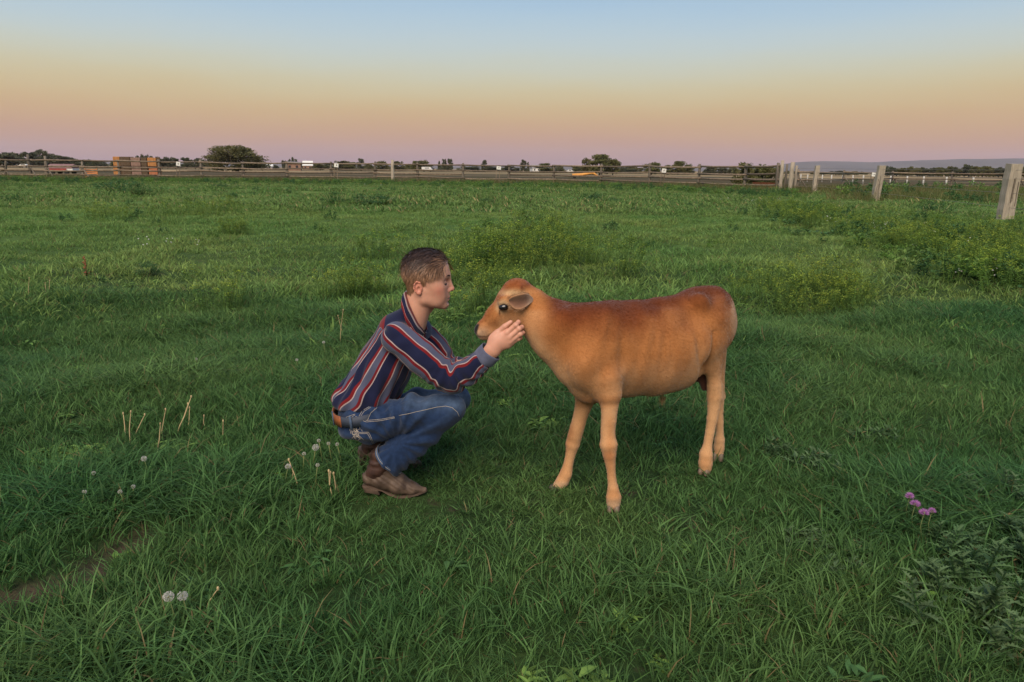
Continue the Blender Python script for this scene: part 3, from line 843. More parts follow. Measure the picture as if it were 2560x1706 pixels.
def build_trees():
    kinds = {}
    for nm, shape, n, sz, cl, cnt, mt in (('round', 'round', 3400, 0.042, 30, 5, M_leafs), ('dark', 'round', 3000, 0.048, 26, 4, M_leafd), ('poplar', 'poplar', 1500, 0.040, 14, 3, M_leafd), ('willow', 'willow', 14000, 0.020, 90, 1, M_leafs)):
        kinds[nm] = []
        for i in range(cnt):
            c = crown_mesh(hash(nm) % 97 * 0 + len(nm) * 31 + i, shape, n, sz, cl); c.materials.append(mt)
            t = trunk_mesh(i + len(nm), shape); t.materials.append(M_bark); kinds[nm].append((c, t))
    def tree(px, top, hw, depth, kind, i, label, cat='tree', group=None):
        h = z_of(top, px, depth) + 0.1; w = 2.25 * hw * depth / FPX / (0.95 if kind != 'poplar' else 0.55); h *= 1.06
        c, t = kinds[kind][i % len(kinds[kind])]
        r_ = bpy.data.objects.new({'poplar': 'poplar_tree', 'willow': 'willow_tree'}.get(kind, 'broadleaf_tree'), None); COL.objects.link(r_)
        r_.location = at_depth(px, depth); r_.rotation_euler = (0, 0, random.uniform(0, 6.28)); r_.scale = (w, w, h)
        obj('trunk', t, None, r_); obj('crown', c, None, r_)
        if group and cat == 'tree':
            k = GROUP_N.get(group, 0); GROUP_N[group] = k + 1; label = label + ', ' + ORD[k] + ' from the left'
        tag(r_, label, cat, group); return r_
    tree(592, 364, 64, 200, 'willow', 0, 'large spreading olive tree, the biggest beyond the fence', 'tree')
    g = 'trees at the far left'
    for i, (px, top, hw) in enumerate(((-14, 388, 30), (22, 384, 30), (48, 385, 26), (76, 383, 20), (100, 376, 19), (126, 387, 18), (152, 390, 22), (172, 394, 14))):
        tree(px, top, hw, 420 + 12 * (i % 3), 'dark', i, 'dark tree in the dense clump at the far left edge', 'tree', g)
    tree(192, 399, 9, 430, 'dark', 1, 'small round tree just right of the far left clump'); tree(218, 401, 13, 400, 'dark', 2, 'low rounded tree left of the hay stack')
    for i, (px, top, hw) in enumerate(((348, 391, 7), (358, 389, 6), (368, 390, 6), (379, 393, 7))):
        tree(px, top, hw, 300, 'dark', i, 'small dark tree peeping over the hay stack', 'tree', 'trees over the hay stack')
    for i, (px, top, hw) in enumerate(((405, 394, 14), (418, 395, 12), (438, 396, 13), (465, 396, 12), (488, 397, 14), (505, 400, 13))):
        tree(px, top, hw, 380, 'dark', i, 'low dark tree in the row left of the big olive tree', 'tree', 'tree row left of the big olive tree')
    for i, (px, top, hw) in enumerate(((708, 403, 3.5), (714, 403, 3.5), (725, 400, 4), (733, 396, 4), (740, 399, 4))):
        tree(px, top, hw, 420, 'poplar', i, 'thin poplar in the small row right of the big olive tree', 'tree', 'poplars right of the big olive tree')
    for i, (px, top, hw) in enumerate(((800, 411, 20), (855, 404, 20), (880, 407, 18))):
        tree(px, top, hw, 360, 'round', i, 'low broad tree left of the tall pale post', 'tree', 'low trees left of the tall post')
    tree(902, 398, 8, 330, 'poplar', 1, 'single upright tree left of the tall pale post')
    for i, (px, top, hw) in enumerate(((955, 404, 16), (995, 405, 14), (1040, 404, 14), (1058, 401, 14))):
        tree(px, top, hw, 350, 'round', i, 'grey-green tree close behind the tall pale post', 'tree', 'trees behind the tall post')
    for i, (px, top, hw) in enumerate(((1098, 405, 3), (1108, 399, 3.5), (1114, 400, 3.5), (1123, 400, 5), (1127, 399, 5))):
        tree(px, top, hw, 400, 'poplar', i, 'poplar in the tight group above the fence middle', 'tree', 'poplars above the fence middle')
    for i, (px, top, hw) in enumerate(((1108, 414, 16), (1180, 418, 22), (1230, 418, 20), (1275, 417, 16))):
        tree(px, top, hw, 450, 'dark', i, 'low hazy tree in the hedge row behind the fence middle', 'tree', 'hedge row behind the fence middle')
    tree(1211, 403, 7, 380, 'poplar', 0, 'lone upright tree left of the third white board')
    for i, (px, top, hw) in enumerate(((1306, 402, 5), (1312, 403, 4), (1320, 407, 3))):
        tree(px, top, hw, 420, 'poplar', i, 'poplar in the trio above the person and calf gap', 'tree', 'poplar trio')
    tree(1360, 410, 22, 330, 'round', 1, 'wide low bushy tree left of the orange auger')
    tree(1499, 389, 27, 220, 'round', 2, 'tall rounded tree above the orange auger'); tree(1532, 397, 17, 222, 'round', 3, 'rounded right half of the tree pair above the auger'); tree(1465, 399, 14, 221, 'round', 4, 'ragged left tree beside the tall one above the auger')
    tree(1580, 424, 18, 420, 'dark', 1, 'low hazy tree right of the tall tree pair')
    for i, (px, top, hw) in enumerate(((1630, 408, 20), (1668, 415, 13), (1695, 405, 17), (1720, 411, 10))):
        tree(px, top, hw, 260, 'round', i, 'olive tree beside the fourth white board', 'tree', 'trees beside the fourth board')
    for i, (px, top, hw) in enumerate(((1775, 417, 12), (1805, 421, 14), (1830, 424, 12))):
        tree(px, top, hw, 400, 'dark', i, 'small dark tree left of the corral bush', 'tree', 'trees left of the corral bush')
    for i, (px, top, hw) in enumerate(((2090, 428, 16), (2120, 430, 12), (2060, 432, 12))):
        tree(px, top, hw, 420, 'dark', i, 'low dark bushy tree between the far squared posts', 'tree', 'trees between the squared posts')
    r = random.Random(4); px = 2210
    while px < 2600:
        hw = r.uniform(8, 15); tp = r.uniform(417, 424) - (6 if 2400 < px < 2425 else 0)
        tree(px, tp, hw, 340 + r.uniform(-15, 15), 'dark' if r.random() < .5 else 'round', int(px), 'brown-green tree in the long tree line at the right', 'tree', 'tree line at the right'); px += hw * r.uniform(0.9, 1.5)
    # the low woods along the horizon read as one mass
    q = np.random.default_rng(9); n = 230
    px_ = q.uniform(-120, 2700, n); dp = q.uniform(480, 640, n)
    coll = source_collection('far_wood_tree', [c for c, t in kinds['dark']] + [c for c, t in kinds['round']], M_leafd)
    hh = q.uniform(2.2, 4.6, n) * (0.7 + 0.6 * vnoise(np.stack([px_ / 120, px_ * 0, px_ * 0], 1)))
    pos = np.array([tuple(at_depth(a, b, -0.4)) for a, b in zip(px_, dp)])
    o = scatter('far_woods', coll, pos, np.column_stack([np.zeros(n), np.zeros(n), q.uniform(0, 6.28, n)]), np.column_stack([hh * 1.9, hh * 1.9, hh]), q.integers(0, 9, n))
    tag(o, 'low hazy woods along the whole horizon', 'woods', kind='stuff')
    # bushes by the corral corner, close behind the fence
    for px, top, hw, d_, lb in ((1866, 414, 30, 57, 'olive bush tangled behind the corral rails, left one'), (1905, 418, 28, 56, 'olive bush tangled behind the corral rails, middle one'), (1938, 417, 18, 55, 'olive bush against the corner posts')):
        tree(px, top, hw, d_, 'round', px, lb, 'bush', 'corral bushes')

def build_farm_things():
    # ---- hay stack: big bales in two layers
    hay = [material('hay_' + n, (a, b), rough=0.95, noise=(5, 5, 0.3, 0.7, (1, 1, 3)), bump=(25, 0.8, 0.03, (1, 1, 4))) for n, a, b in
           (('orange', (0.36, 0.155, 0.05), (0.46, 0.21, 0.075)), ('dark', (0.075, 0.050, 0.030), (0.13, 0.085, 0.05)), ('mauve', (0.21, 0.130, 0.100), (0.28, 0.175, 0.135)), ('red', (0.36, 0.125, 0.060), (0.44, 0.17, 0.08)))]
    d_ = 108
    for row in (0, 1):
        for i, (x0, x1, mi) in enumerate(((288, 305, 0), (305, 332, 1), (333, 358, 2), (359, 374, 1), (375, 397, 3 if row == 0 else 0))):
            a, b = at_depth(x0, d_), at_depth(x1, d_); w = (b - a).x; h = 1.20 if row == 0 else 1.20 + (0.1 if i < 2 else 0)
            p = Parts(); n = 3
            p.box((0, 0, h / 2), (w * 0.98, 1.3, h)); o = p.build('hay_bale', hay[mi], loc=((a.x + b.x) / 2, d_ + random.uniform(-.1, .1), 1.21 * row), smooth=False)
            m = o.modifiers.new('b', 'BEVEL'); m.width = 0.08; m.segments = 2
            for k in (-0.25, 0.25):
                t = Parts(); t.box((k * w, 0, h / 2), (0.02, 1.32, h * 1.005)); t.build('twine', M_rail, o, smooth=False)
            tag(o, '%s hay bale, %s of five in the %s row of the stack' % (('tan-orange', 'dark brown', 'mauve-brown', 'reddish')[mi], ('first', 'second', 'third', 'fourth', 'last')[i], ('bottom', 'top')[row]), 'hay bale', 'hay bales in the stack')
    # ---- low red farm trailer
    M_red = material('faded_red_paint', ((0.25, 0.045, 0.04), (0.36, 0.08, 0.06)), rough=0.7, noise=(3, 4, 0.3, 0.7)); M_cov = material('mauve_cover', ((0.20, 0.11, 0.105), (0.26, 0.15, 0.14)), rough=0.9, noise=(2, 3, 0.3, 0.7)); M_tyre = material('tyre', (0.03, 0.03, 0.03), rough=0.9)
    d_ = 105; a, b = at_depth(126, d_), at_depth(190, d_); L_ = (b - a).x
    t = bpy.data.objects.new('farm_trailer', None); COL.objects.link(t); t.location = ((a.x + b.x) / 2, d_, 0); tag(t, 'low red farm trailer with mauve cover behind the fence at left', 'trailer')
    p = Parts(); p.box((-L_ * .12, 0, 0.62), (L_ * .74, 1.7, 0.42)); p.build('body', M_red, t, smooth=False)
    p = Parts(); p.box((L_ * .36, 0, 0.66), (L_ * .24, 1.68, 0.34)); p.build('white_panel', M_white, t, smooth=False)
    p = Parts(); v = []
    for x in (-L_ / 2, L_ * .46):
        for (y, z) in ((-.9, .84), (-.75, 1.18), (0, 1.42), (.75, 1.18), (.9, .84)): v.append((x, y, z))
    p.add(v, [(i, i + 1, i + 6, i + 5) for i in range(4)] + [(4, 0, 5, 9), (0, 1, 2, 3, 4), (9, 8, 7, 6, 5)]); p.build('cover', M_cov, t, smooth=False)
    for x in (-L_ * .3, L_ * .25):
        for y in (-.86, .86):
            p = Parts(); p.tube([(x, y - .09, .32), (x, y + .09, .32)], .32, 14); p.build('wheel', M_tyre, t)
    # ---- orange panels leaning on the fence
    M_or = material('orange_paint', ((0.50, 0.17, 0.06), (0.62, 0.25, 0.09)), rough=0.6, noise=(4, 3, 0.3, 0.7))
    d_ = 72; a, b = at_depth(209, d_), at_depth(240, d_); L_ = (b - a).x
    t = bpy.data.objects.new('orange_gate', None); COL.objects.link(t); t.location = ((a.x + b.x) / 2, d_, 0); tag(t, 'orange barred gate section leaning behind the fence left of the hay', 'gate')
    for k in range(5):
        p = Parts(); p.box((0, 0.05 * k, 0.2 + 0.17 * k), (L_ * 1.0, 0.05, 0.11), Matrix.Rotation(R(4 * (k % 2)), 3, 'Y')); p.build('bar', M_or, t, smooth=False)
    for s in (-1, 1):
        p = Parts(); p.box((s * L_ * .48, 0.1, 0.5), (0.07, 0.07, 1.0)); p.build('upright', M_or, t, smooth=False)
    # ---- orange bent auger tube
    M_ye = material('orange_yellow_paint', ((0.62, 0.27, 0.05), (0.72, 0.34, 0.08)), rough=0.5, noise=(4, 3, 0.3, 0.7))
    d_ = 120; a = at_depth(1431, d_); b = at_depth(1497, d_); L_ = (b - a).x
    t = bpy.data.objects.new('grain_auger', None); COL.objects.link(t); t.location = ((a.x + b.x) / 2, d_, 0); tag(t, 'bent orange auger tube lying beyond the fence under the tall tree', 'auger')
    p = Parts(); p.tube([(-L_ / 2, 0, 0.50), (-L_ * .1, 0, 0.62), (L_ * .22, 0, 0.86), (L_ * .30, 0, 0.84), (L_ / 2, 0, 0.30)], [0.24, 0.22, 0.19, 0.19, 0.13], 10); p.build('tube', M_ye, t)
    for x, h in ((-L_ * .42, .4), (L_ * .2, .7)):
        p = Parts(); p.tube([(x - .3, 0, 0), (x, 0, h)], .04, 6); p.tube([(x + .3, 0, 0), (x, 0, h)], .04, 6); p.build('support', M_wood, t)
    p = Parts(); p.tube([(-L_ * .42, -.5, .25), (-L_ * .42, -.4, .25)], .25, 12); p.build('wheel', M_tyre, t)
    # ---- far sheds and a house
    M_roof = material('grey_roof', ((0.22, 0.20, 0.20), (0.30, 0.27, 0.26)), rough=0.8, noise=(1, 2, 0.3, 0.7)); M_wall = material('brown_wall', ((0.20, 0.12, 0.09), (0.27, 0.17, 0.12)), rough=0.9, noise=(1, 2, 0.3, 0.7)); M_gl = material('dark_window', (0.03, 0.03, 0.035), rough=0.2)
    def house(px, wpx, depth, wall_h, roof_h, wm, rm, lb, deep=7.0, nm='farm_house'):
        w = wpx * depth / FPX; t = bpy.data.objects.new(nm, None); COL.objects.link(t); t.location = at_depth(px, depth); t.rotation_euler = (0, 0, R(12)); tag(t, lb, 'house' if nm == 'farm_house' else 'shed')
        p = Parts(); p.box((0, 0, wall_h / 2), (w, deep, wall_h)); p.build('wall', wm, t, smooth=False)
        p = Parts(); x, y = w / 2 + .3, deep / 2 + .3
        p.add([(-x, -y, wall_h), (x, -y, wall_h), (x, y, wall_h), (-x, y, wall_h), (-x, 0, wall_h + roof_h), (x, 0, wall_h + roof_h)], [(0, 1, 5, 4), (2, 3, 4, 5), (0, 4, 3), (1, 2, 5), (3, 2, 1, 0)]); p.build('roof', rm, t, smooth=False)
        for k in (-0.25, 0.25):
            p = Parts(); p.box((k * w, -deep / 2 - .02, wall_h * .55), (w * .16, .06, wall_h * .4)); p.build('window', M_gl, t, smooth=False)
    house(770, 22, 420, 2.2, 2.6, M_wall, M_white, 'distant house with pale roof right of the small poplars')
    house(735, 34, 300, 2.6, 0.8, M_wall, M_roof, 'distant low brown shed below the small poplars', nm='farm_shed')
    house(668, 26, 430, 1.6, 1.2, M_roof, M_white, 'long low white-roofed shed right of the big olive tree', nm='farm_shed')
    house(1338, 20, 430, 2.2, 1.8, M_white, M_roof, 'small white house beside the poplar trio')
    # ---- white parked vehicles, far off
    def car(px, depth, L_, lb, van=False):
        t = bpy.data.objects.new('parked_van' if van else 'parked_car', None); COL.objects.link(t); t.location = at_depth(px, depth); tag(t, lb, 'van' if van else 'car')
        p = Parts(); v = []; pr = [(-.5, .35), (-.5, .9), (-.34, 1.0), (-.22, 1.45), (.22, 1.45), (.36, .98), (.5, .85), (.5, .35)] if not van else [(-.5, .4), (-.5, 1.9), (-.45, 2.0), (.3, 2.0), (.42, 1.2), (.5, 1.1), (.5, .4)]
        for y in (-.85, .85):
            for x, z in pr: v.append((x * L_, y, z))
        n = len(pr); p.add(v, [(i, (i + 1) % n, n + (i + 1) % n, n + i) for i in range(n)] + [tuple(range(n - 1, -1, -1)), tuple(range(n, 2 * n))]); p.build('body', M_white, t, smooth=False)
        p = Parts(); p.box((0, -.86, 1.2 if not van else 1.5), (L_ * .4, .03, .3)); p.build('window', M_gl, t, smooth=False)
        for x in (-.3, .3):
            for y in (-.8, .8):
                p = Parts(); p.tube([(x * L_, y - .1, .33), (x * L_, y + .1, .33)], .33, 12); p.build('wheel', M_tyre, t)
    car(60, 300, 4.2, 'white car parked far off behind the left end of the fence'); car(1068, 330, 4.6, 'white van parked far off right of the tall pale post', True); car(1425, 330, 2.9, 'small white car far off at the left end of the auger')
    # ---- rusty low panel along the corral foot
    M_rust = material('rust', ((0.16, 0.045, 0.022), (0.27, 0.085, 0.04)), rough=0.9, noise=(3, 5, 0.3, 0.7), bump=(20, .4, .01))
    a, b = at_depth(1872, 52.6), at_depth(1945, 49.9); t = bpy.data.objects.new('rusty_panel', None); COL.objects.link(t); t.location = (a + b) / 2; tag(t, 'rusty red-brown steel panel along the foot of the corral rails', 'panel')
    dd = (b - a); ang = math.atan2(dd.y, dd.x)
    for k in range(6):
        p = Parts(); p.box(((k - 2.5) / 6 * dd.length, 0.4, 0.30), (dd.length / 6 * .98, .03 + .02 * (k % 2), 0.62)); o = p.build('sheet', M_rust, t, smooth=False); 
    t.rotation_euler = (0, 0, ang)

def build_hills():
    r = np.random.default_rng(2); px = np.linspace(-900, 3600, 260); rows = 9; V = []
    top = np.interp(px, [-900, 300, 1000, 1700, 1860, 1930, 1990, 2060, 2120, 2180, 2300, 2450, 2560, 3000, 3600], [7, 8, 7, 8, 9, 16, 25, 27, 27, 26, 33, 36, 38, 46, 50])
    D0 = 8600.0
    for k in range(rows):
        t = k / (rows - 1)
        for i, x in enumerate(px):
            d = D0 + 2600 * (t - 0.5)
            p = at_depth(x, d)
            prof = math.sin(math.pi * min(1, t * 1.0)) ** 1.2
            hh = (top[i] * D0 / FPX + 4) * prof * (1 + 0.10 * (float(vnoise(np.array([[x / 60, t * 4, 1.0]]))[0]) - 0.5)) - 5
            V.append((p.x, p.y, hh))
    n = len(px); F = [(k * n + i, k * n + i + 1, (k + 1) * n + i + 1, (k + 1) * n + i) for k in range(rows - 1) for i in range(n - 1)]
    o = obj('hills', mesh_np('hills', V, F), material('far_hill', ((0.070, 0.062, 0.050), (0.110, 0.095, 0.075)), rough=1.0, noise=(0.002, 4, 0.3, 0.7))); o['kind'] = 'structure'

if BUILD_FAR:
    build_hills()
    build_fences()
    build_trees()
    build_farm_things()
if BUILD_HAZE:
    hx = 13500.0
    p = Parts(); p.box((0, 0, 149), (2 * hx, 2 * hx, 2 * 151.0 + 100))
    hm = bpy.data.materials.new('thin_air'); hm.use_nodes = True
    hn = hm.node_tree.nodes; hn.remove(hn['Principled BSDF'])
    hv = hn.new('ShaderNodeVolumePrincipled'); hv.inputs['Density'].default_value = 4.5e-5; hv.inputs['Color'].default_value = (0.91, 0.82, 0.92, 1); hv.inputs['Anisotropy'].default_value = 0.0
    hm.node_tree.links.new(hv.outputs[0], hn['Material Output'].inputs['Volume'])
    hb = p.build('haze', hm, smooth=False); hb['kind'] = 'stuff'
# ================================================================== the kneeling person
def Z1(u, v, y): return np.array(W(780 + 0.44643 * u, 580 + 0.44643 * v, y))
def Z5(u, v, y): return np.array(W(820 + u / 5.226, 960 + v / 5.226, y))
def Z4(u, v, y): return np.array(W(1160 + u / 7.84, 680 + v / 7.84, y))
U1 = 0.000718      # metres in one unit of Z1 at the person
U4 = 0.000198
SIDE = np.array([0, 1, 0.0])

SHIRT_RAMP = [(0.0, (0.066, 0.072, 0.118)), (0.250, (0.130, 0.006, 0.010)), (0.355, (0.34, 0.26, 0.25)), (0.395, (0.008, 0.010, 0.036)),
              (0.835, (0.145, 0.008, 0.010)), (0.945, (0.34, 0.26, 0.25)), (0.985, (0.066, 0.072, 0.118))]
def shirt_material():
    m = bpy.data.materials.new('striped_cotton'); m.use_nodes = True
    N = m.node_tree.nodes; L = m.node_tree.links; b = N['Principled BSDF']
    a = N.new('ShaderNodeAttribute'); a.attribute_name = 'stripe'
    fr = N.new('ShaderNodeMath'); fr.operation = 'FRACT'
    r = N.new('ShaderNodeValToRGB'); r.color_ramp.interpolation = 'CONSTANT'
    e = r.color_ramp.elements
    for i, (p, c) in enumerate(SHIRT_RAMP):
        q = e[i] if i < 2 else e.new(p)
        q.position = p; q.color = (*c, 1)
    tc = N.new('ShaderNodeTexCoord')
    nz = N.new('ShaderNodeTexNoise'); nz.inputs['Scale'].default_value = 900; nz.inputs['Detail'].default_value = 2
    L.new(tc.outputs['Object'], nz.inputs['Vector'])
    L.new(a.outputs['Fac'], fr.inputs[0]); L.new(fr.outputs[0], r.inputs['Fac'])
    n2 = N.new('ShaderNodeTexNoise'); n2.inputs['Scale'].default_value = 14; n2.inputs['Detail'].default_value = 3
    L.new(tc.outputs['Object'], n2.inputs['Vector'])
    mr = N.new('ShaderNodeMapRange'); mr.inputs['To Min'].default_value = 0.8; mr.inputs['To Max'].default_value = 1.2
    L.new(n2.outputs['Fac'], mr.inputs['Value'])
    vm = N.new('ShaderNodeVectorMath'); vm.operation = 'SCALE'; L.new(r.outputs[0], vm.inputs[0]); L.new(mr.outputs[0], vm.inputs['Scale'])
    L.new(vm.outputs[0], b.inputs['Base Color'])
    bp = N.new('ShaderNodeBump'); bp.inputs['Strength'].default_value = 0.25; bp.inputs['Distance'].default_value = 0.001
    L.new(nz.outputs['Fac'], bp.inputs['Height']); L.new(bp.outputs[0], b.inputs['Normal'])
    b.inputs['Roughness'].default_value = 0.85; b.inputs['Specular IOR Level'].default_value = 0.15
    b.inputs['Sheen Weight'].default_value = 0.15
    return m

def denim_material():
    m = material('blue_denim', (0.03, 0.06, 0.14), rough=0.85, spec=0.15, attr='wear', noise=(60, 5, 0.75, 1.25), bump=(700, 0.3, 0.001), sheen=0.15)
    return m

def build_person():
    M_skin = material('skin', (0.55, 0.26, 0.17), rough=0.5, spec=0.35, attr='skin', noise=(45, 3, 0.93, 1.07), bump=(500, 0.06, 0.001), sss=0.12)
    M_shirt = shirt_material()
    M_denim = denim_material()
    M_thread = material('pale_thread', (0.42, 0.36, 0.30), rough=0.8)
    M_boot = material('brown_boot_leather', ((0.060, 0.038, 0.027), (0.135, 0.090, 0.064)), rough=0.6, spec=0.3, noise=(22, 5, 0.35, 0.68), bump=(120, 0.35, 0.002))
    M_bootd = material('dark_boot_leather', ((0.035, 0.018, 0.014), (0.075, 0.036, 0.026)), rough=0.55, spec=0.3, noise=(30, 4, 0.35, 0.68), bump=(60, 0.5, 0.003))
    M_sole = material('boot_sole', ((0.07, 0.045, 0.032), (0.13, 0.085, 0.06)), rough=0.8, noise=(40, 4, 0.3, 0.7))
    M_belt = material('tan_leather', ((0.20, 0.060, 0.020), (0.32, 0.105, 0.038)), rough=0.5, noise=(40, 4, 0.3, 0.7), bump=(150, 0.3, 0.001))
    M_beltd = material('slate_leather', ((0.035, 0.042, 0.062), (0.050, 0.060, 0.085)), rough=0.6, noise=(40, 4, 0.3, 0.7), bump=(150, 0.3, 0.001))
    M_eye = material('eye_white', (0.6, 0.55, 0.5), rough=0.2, spec=0.5)
    M_iris = material('iris', (0.03, 0.025, 0.02), rough=0.1, spec=0.6)
    M_lash = material('lash', (0.03, 0.015, 0.01), rough=0.6)

    # ---------------- head and neck (millimetres; x forward, y away, z up), measured on the profile
    YH = 2.915
    H0 = np.array(W(990 + 600 / 7.84, 610 + 700 / 7.84, YH))
    yaw = R(-1)
    Rh = np.array(Matrix.Rotation(yaw, 3, 'Z') @ Matrix.Rotation(R(2), 3, 'X'))
    def hp(x, y, z): return H0 + Rh @ (np.array([x, y, z]) * 0.001)
    hv = Rh @ SIDE
    def E(c, r, k, op='u', tilt=0.0):
        Mx = Rh @ np.array(Matrix.Rotation(tilt, 3, 'Y'))
        return EL(hp(*c), np.array(r) * 0.001, k * 0.001, Mx, op)
    def C(a, b, ra, rb, k, s=1.0, op='u'): return RC(hp(*a), hp(*b), ra * 0.001, rb * 0.001, k * 0.001, hv, s, op)
    pr = [E((-4, 0, 26), (88, 71, 86), 10), E((30, 0, 34), (56, 62, 60), 30),
          E((30, 0, -20), (54, 60, 56), 30),
          E((34, 0, -78), (42, 42, 32), 30),
          E((58, 0, -62), (31, 29, 36), 25)]
    pr.append(C((-62, 0, -178), (-22, 0, -58), 57, 55, 30, 1.02))
    for s in (-1, 1):
        pr += [C((-4, s * 46, -72), (66, s * 18, -100), 13, 14, 22),
               C((-6, s * 50, -40), (-4, s * 46, -72), 14, 13, 20),
               E((46, s * 44, -22), (26, 17, 24), 26), E((40, s * 38, -58), (34, 18, 34), 26),
               C((78, s * 6, 19), (64, s * 42, 17), 9, 9, 20)]
    pr += [E((72, 0, -101), (12.5, 17, 14), 14),
           C((87, 0, 8), (101, 0, -34), 6.5, 8.0, 12), E((100.5, 0, -36), (8.5, 9.5, 8.5), 6)]
    for s in (-1, 1):
        pr += [E((88, s * 11.5, -41), (10, 6.5, 7.5), 6)]
    pr += [E((90, s * 5.5, -48), (6, 3.0, 4), 3, 's') for s in (-1, 1)]
    pr += [E((84, s * 30, -4), (13, 16, 9), 16, 's') for s in (-1, 1)]
    pr += [E((67.5, s * 31, -5), (14.0, 15.5, 13), 5) for s in (-1, 1)]
    for s in (-1, 1):
        pr.append(E((79, s * 31, -11.2), (9, 13, 1.5), 1.5, 's', 0.2))
    # lips, slightly parted
    pr += [C((85.5, -9, -67.5), (85.5, 9, -67.5), 5.4, 5.4, 5), C((85.5, -9, -67.5), (77, -20, -71.5), 5.0, 3.0, 5), C((85.5, 9, -67.5), (77, 20, -71.5), 5.0, 3.0, 5),
           C((82, -9, -79), (82, 9, -79), 6.0, 6.0, 6), C((82, -9, -79), (75, -19, -74), 5.5, 3.0, 5), C((82, 9, -79), (75, 19, -74), 5.5, 3.0, 5)]
    pr += [E((88, 0, -73), (14, 20, 1.5), 1.5, 's'), E((86, 0, -90.5), (9, 15, 3.0), 10, 's')]
    pr += [C((14, 0, -112), (10, 0, -124), 9, 8, 14)]
    # ears
    for s in (-1, 1):
        cx, cz = -23, -20
        pr += [E((cx, s * 72, cz + 2), (15, 6, 24), 6, tilt=-0.15), E((cx + 3, s * 72.5, cz - 21), (8, 4.5, 9), 5)]
        pts = [(cx + 9, 70, cz + 8), (cx + 6, 76, cz + 21), (cx - 5, 79, cz + 25), (cx - 14, 80, cz + 14), (cx - 16, 80, cz - 2), (cx - 11, 78, cz - 14), (cx - 2, 75, cz - 24)]
        for i in range(len(pts) - 1):
            a, b = pts[i], pts[i + 1]
            pr.append(C((a[0], s * a[1], a[2]), (b[0], s * b[1], b[2]), 3.0, 3.0, 3))
        pr += [E((cx + 2, s * 80, cz - 5), (8, 8, 11), 3, 's'), E((cx - 7, s * 81, cz + 11), (5, 6, 9), 2.5, 's'),
               E((cx + 11, s * 71, cz - 5), (4, 5, 7), 4)]
    HV, HF = sdf_mesh(pr, 0.0021, 1)

    # ---------------- hands
    def hand(near):
        yc = 2.695 if near else 2.905
        sg = 1.0 if near else -1.0
        def h(u, v, dy=0.0): return Z4(u, v, yc + sg * dy)
        q = []
        n = SIDE
        wr = h(560, 1535, 0.0); fa = Z1(925, 742, yc + sg * 0.025)
        mcp = [h(842, 1195, -0.004), h(890, 1285, -0.006), h(895, 1372, -0.004), h(862, 1440, 0.002)]
        pip = [h(1012, 1045, -0.004), h(1078, 1118, -0.006), h(1100, 1222, -0.004), h(1062, 1312, 0.002)]
        dip = [h(1066, 985, 0.014), h(1132, 1085, 0.014), h(1150, 1195, 0.013), h(1108, 1296, 0.016)]
        tip = [h(1075, 1000, 0.034), h(1130, 1100, 0.036), h(1148, 1210, 0.034), h(1110, 1305, 0.033)]
        # wrist, palm
        q += [RC(fa, wr, 0.028, 0.0255, 0.02, n, 0.78), RC(wr, h(660, 1395, 0.0), 0.0250, 0.029, 0.02, n, 0.66)]
        for i in range(4):
            q.append(RC(h(600 + 8 * i, 1385 + 26 * i, 0.004), mcp[i], 0.0175, (0.0115, 0.0118, 0.0112, 0.0102)[i], 0.012, n, 0.95))
        q.append(RC(h(640, 1330, 0.006), h(830, 1330, 0.006), 0.030, 0.030, 0.015, n, 0.5))
        rr = [(0.0106, 0.0097, 0.0084, 0.0070), (0.0108, 0.0099, 0.0086, 0.0072), (0.0102, 0.0094, 0.0082, 0.0068), (0.0092, 0.0083, 0.0073, 0.0062)]
        for i in range(4):
            r4 = rr[i]
            q += [RC(mcp[i], pip[i], r4[0], r4[1], 0.0045), RC(pip[i], dip[i], r4[1], r4[2], 0.003), RC(dip[i], tip[i], r4[2], r4[3], 0.003)]
            q.append(EL(pip[i] + np.array([0, -0.0015 * sg, 0]), (0.0100 if i < 3 else 0.0088,) * 3, 0.004))
        # thumb along the top of the cheek
        t0, t1, t2, t3 = h(590, 1400, 0.010), h(668, 1190, 0.006), h(800, 1070, 0.002), h(915, 985, 0.006)
        q += [RC(t0, t1, 0.0190, 0.0125, 0.012), RC(t1, t2, 0.0112, 0.0104, 0.004), RC(t2, t3, 0.0102, 0.0078, 0.003)]
        V, F = sdf_mesh(q, 0.0018, 1)
        return V, F, (t2, t3, tip, dip)
    NV, NF, nail_n = hand(True)
    FV, FF, nail_f = hand(False)

    # ---------------- trunk, arms and legs under the clothes
    hipn, hipf = Z1(320, 1055, 2.815), Z1(330, 1045, 3.02)
    knen, knef = Z1(790, 985, 2.775), Z1(822, 930, 3.125)
    ankn, ankf = Z1(400, 1300, 2.80), Z1(420, 1235, 3.08)
    shn, shf = Z1(480, 594, 2.775), Z1(595, 560, 3.055)
    eln, elf = Z1(775, 832, 2.745), Z1(775, 765, 3.075)
    wrn, wrf = Z1(930, 740, 2.722), Z1(930, 740, 2.92)
    chest, belly, neckb = Z1(520, 570, 2.915), Z1(330, 940, 2.915), Z1(575, 440, 2.915)
    bq = [RC(belly, chest, 0.07, 0.075, 0.05, SIDE, 1.4), RC(chest, neckb, 0.06, 0.035, 0.03)]
    bq += [RC(belly, hipn, 0.07, 0.06, 0.03), RC(belly, hipf, 0.07, 0.06, 0.03)]
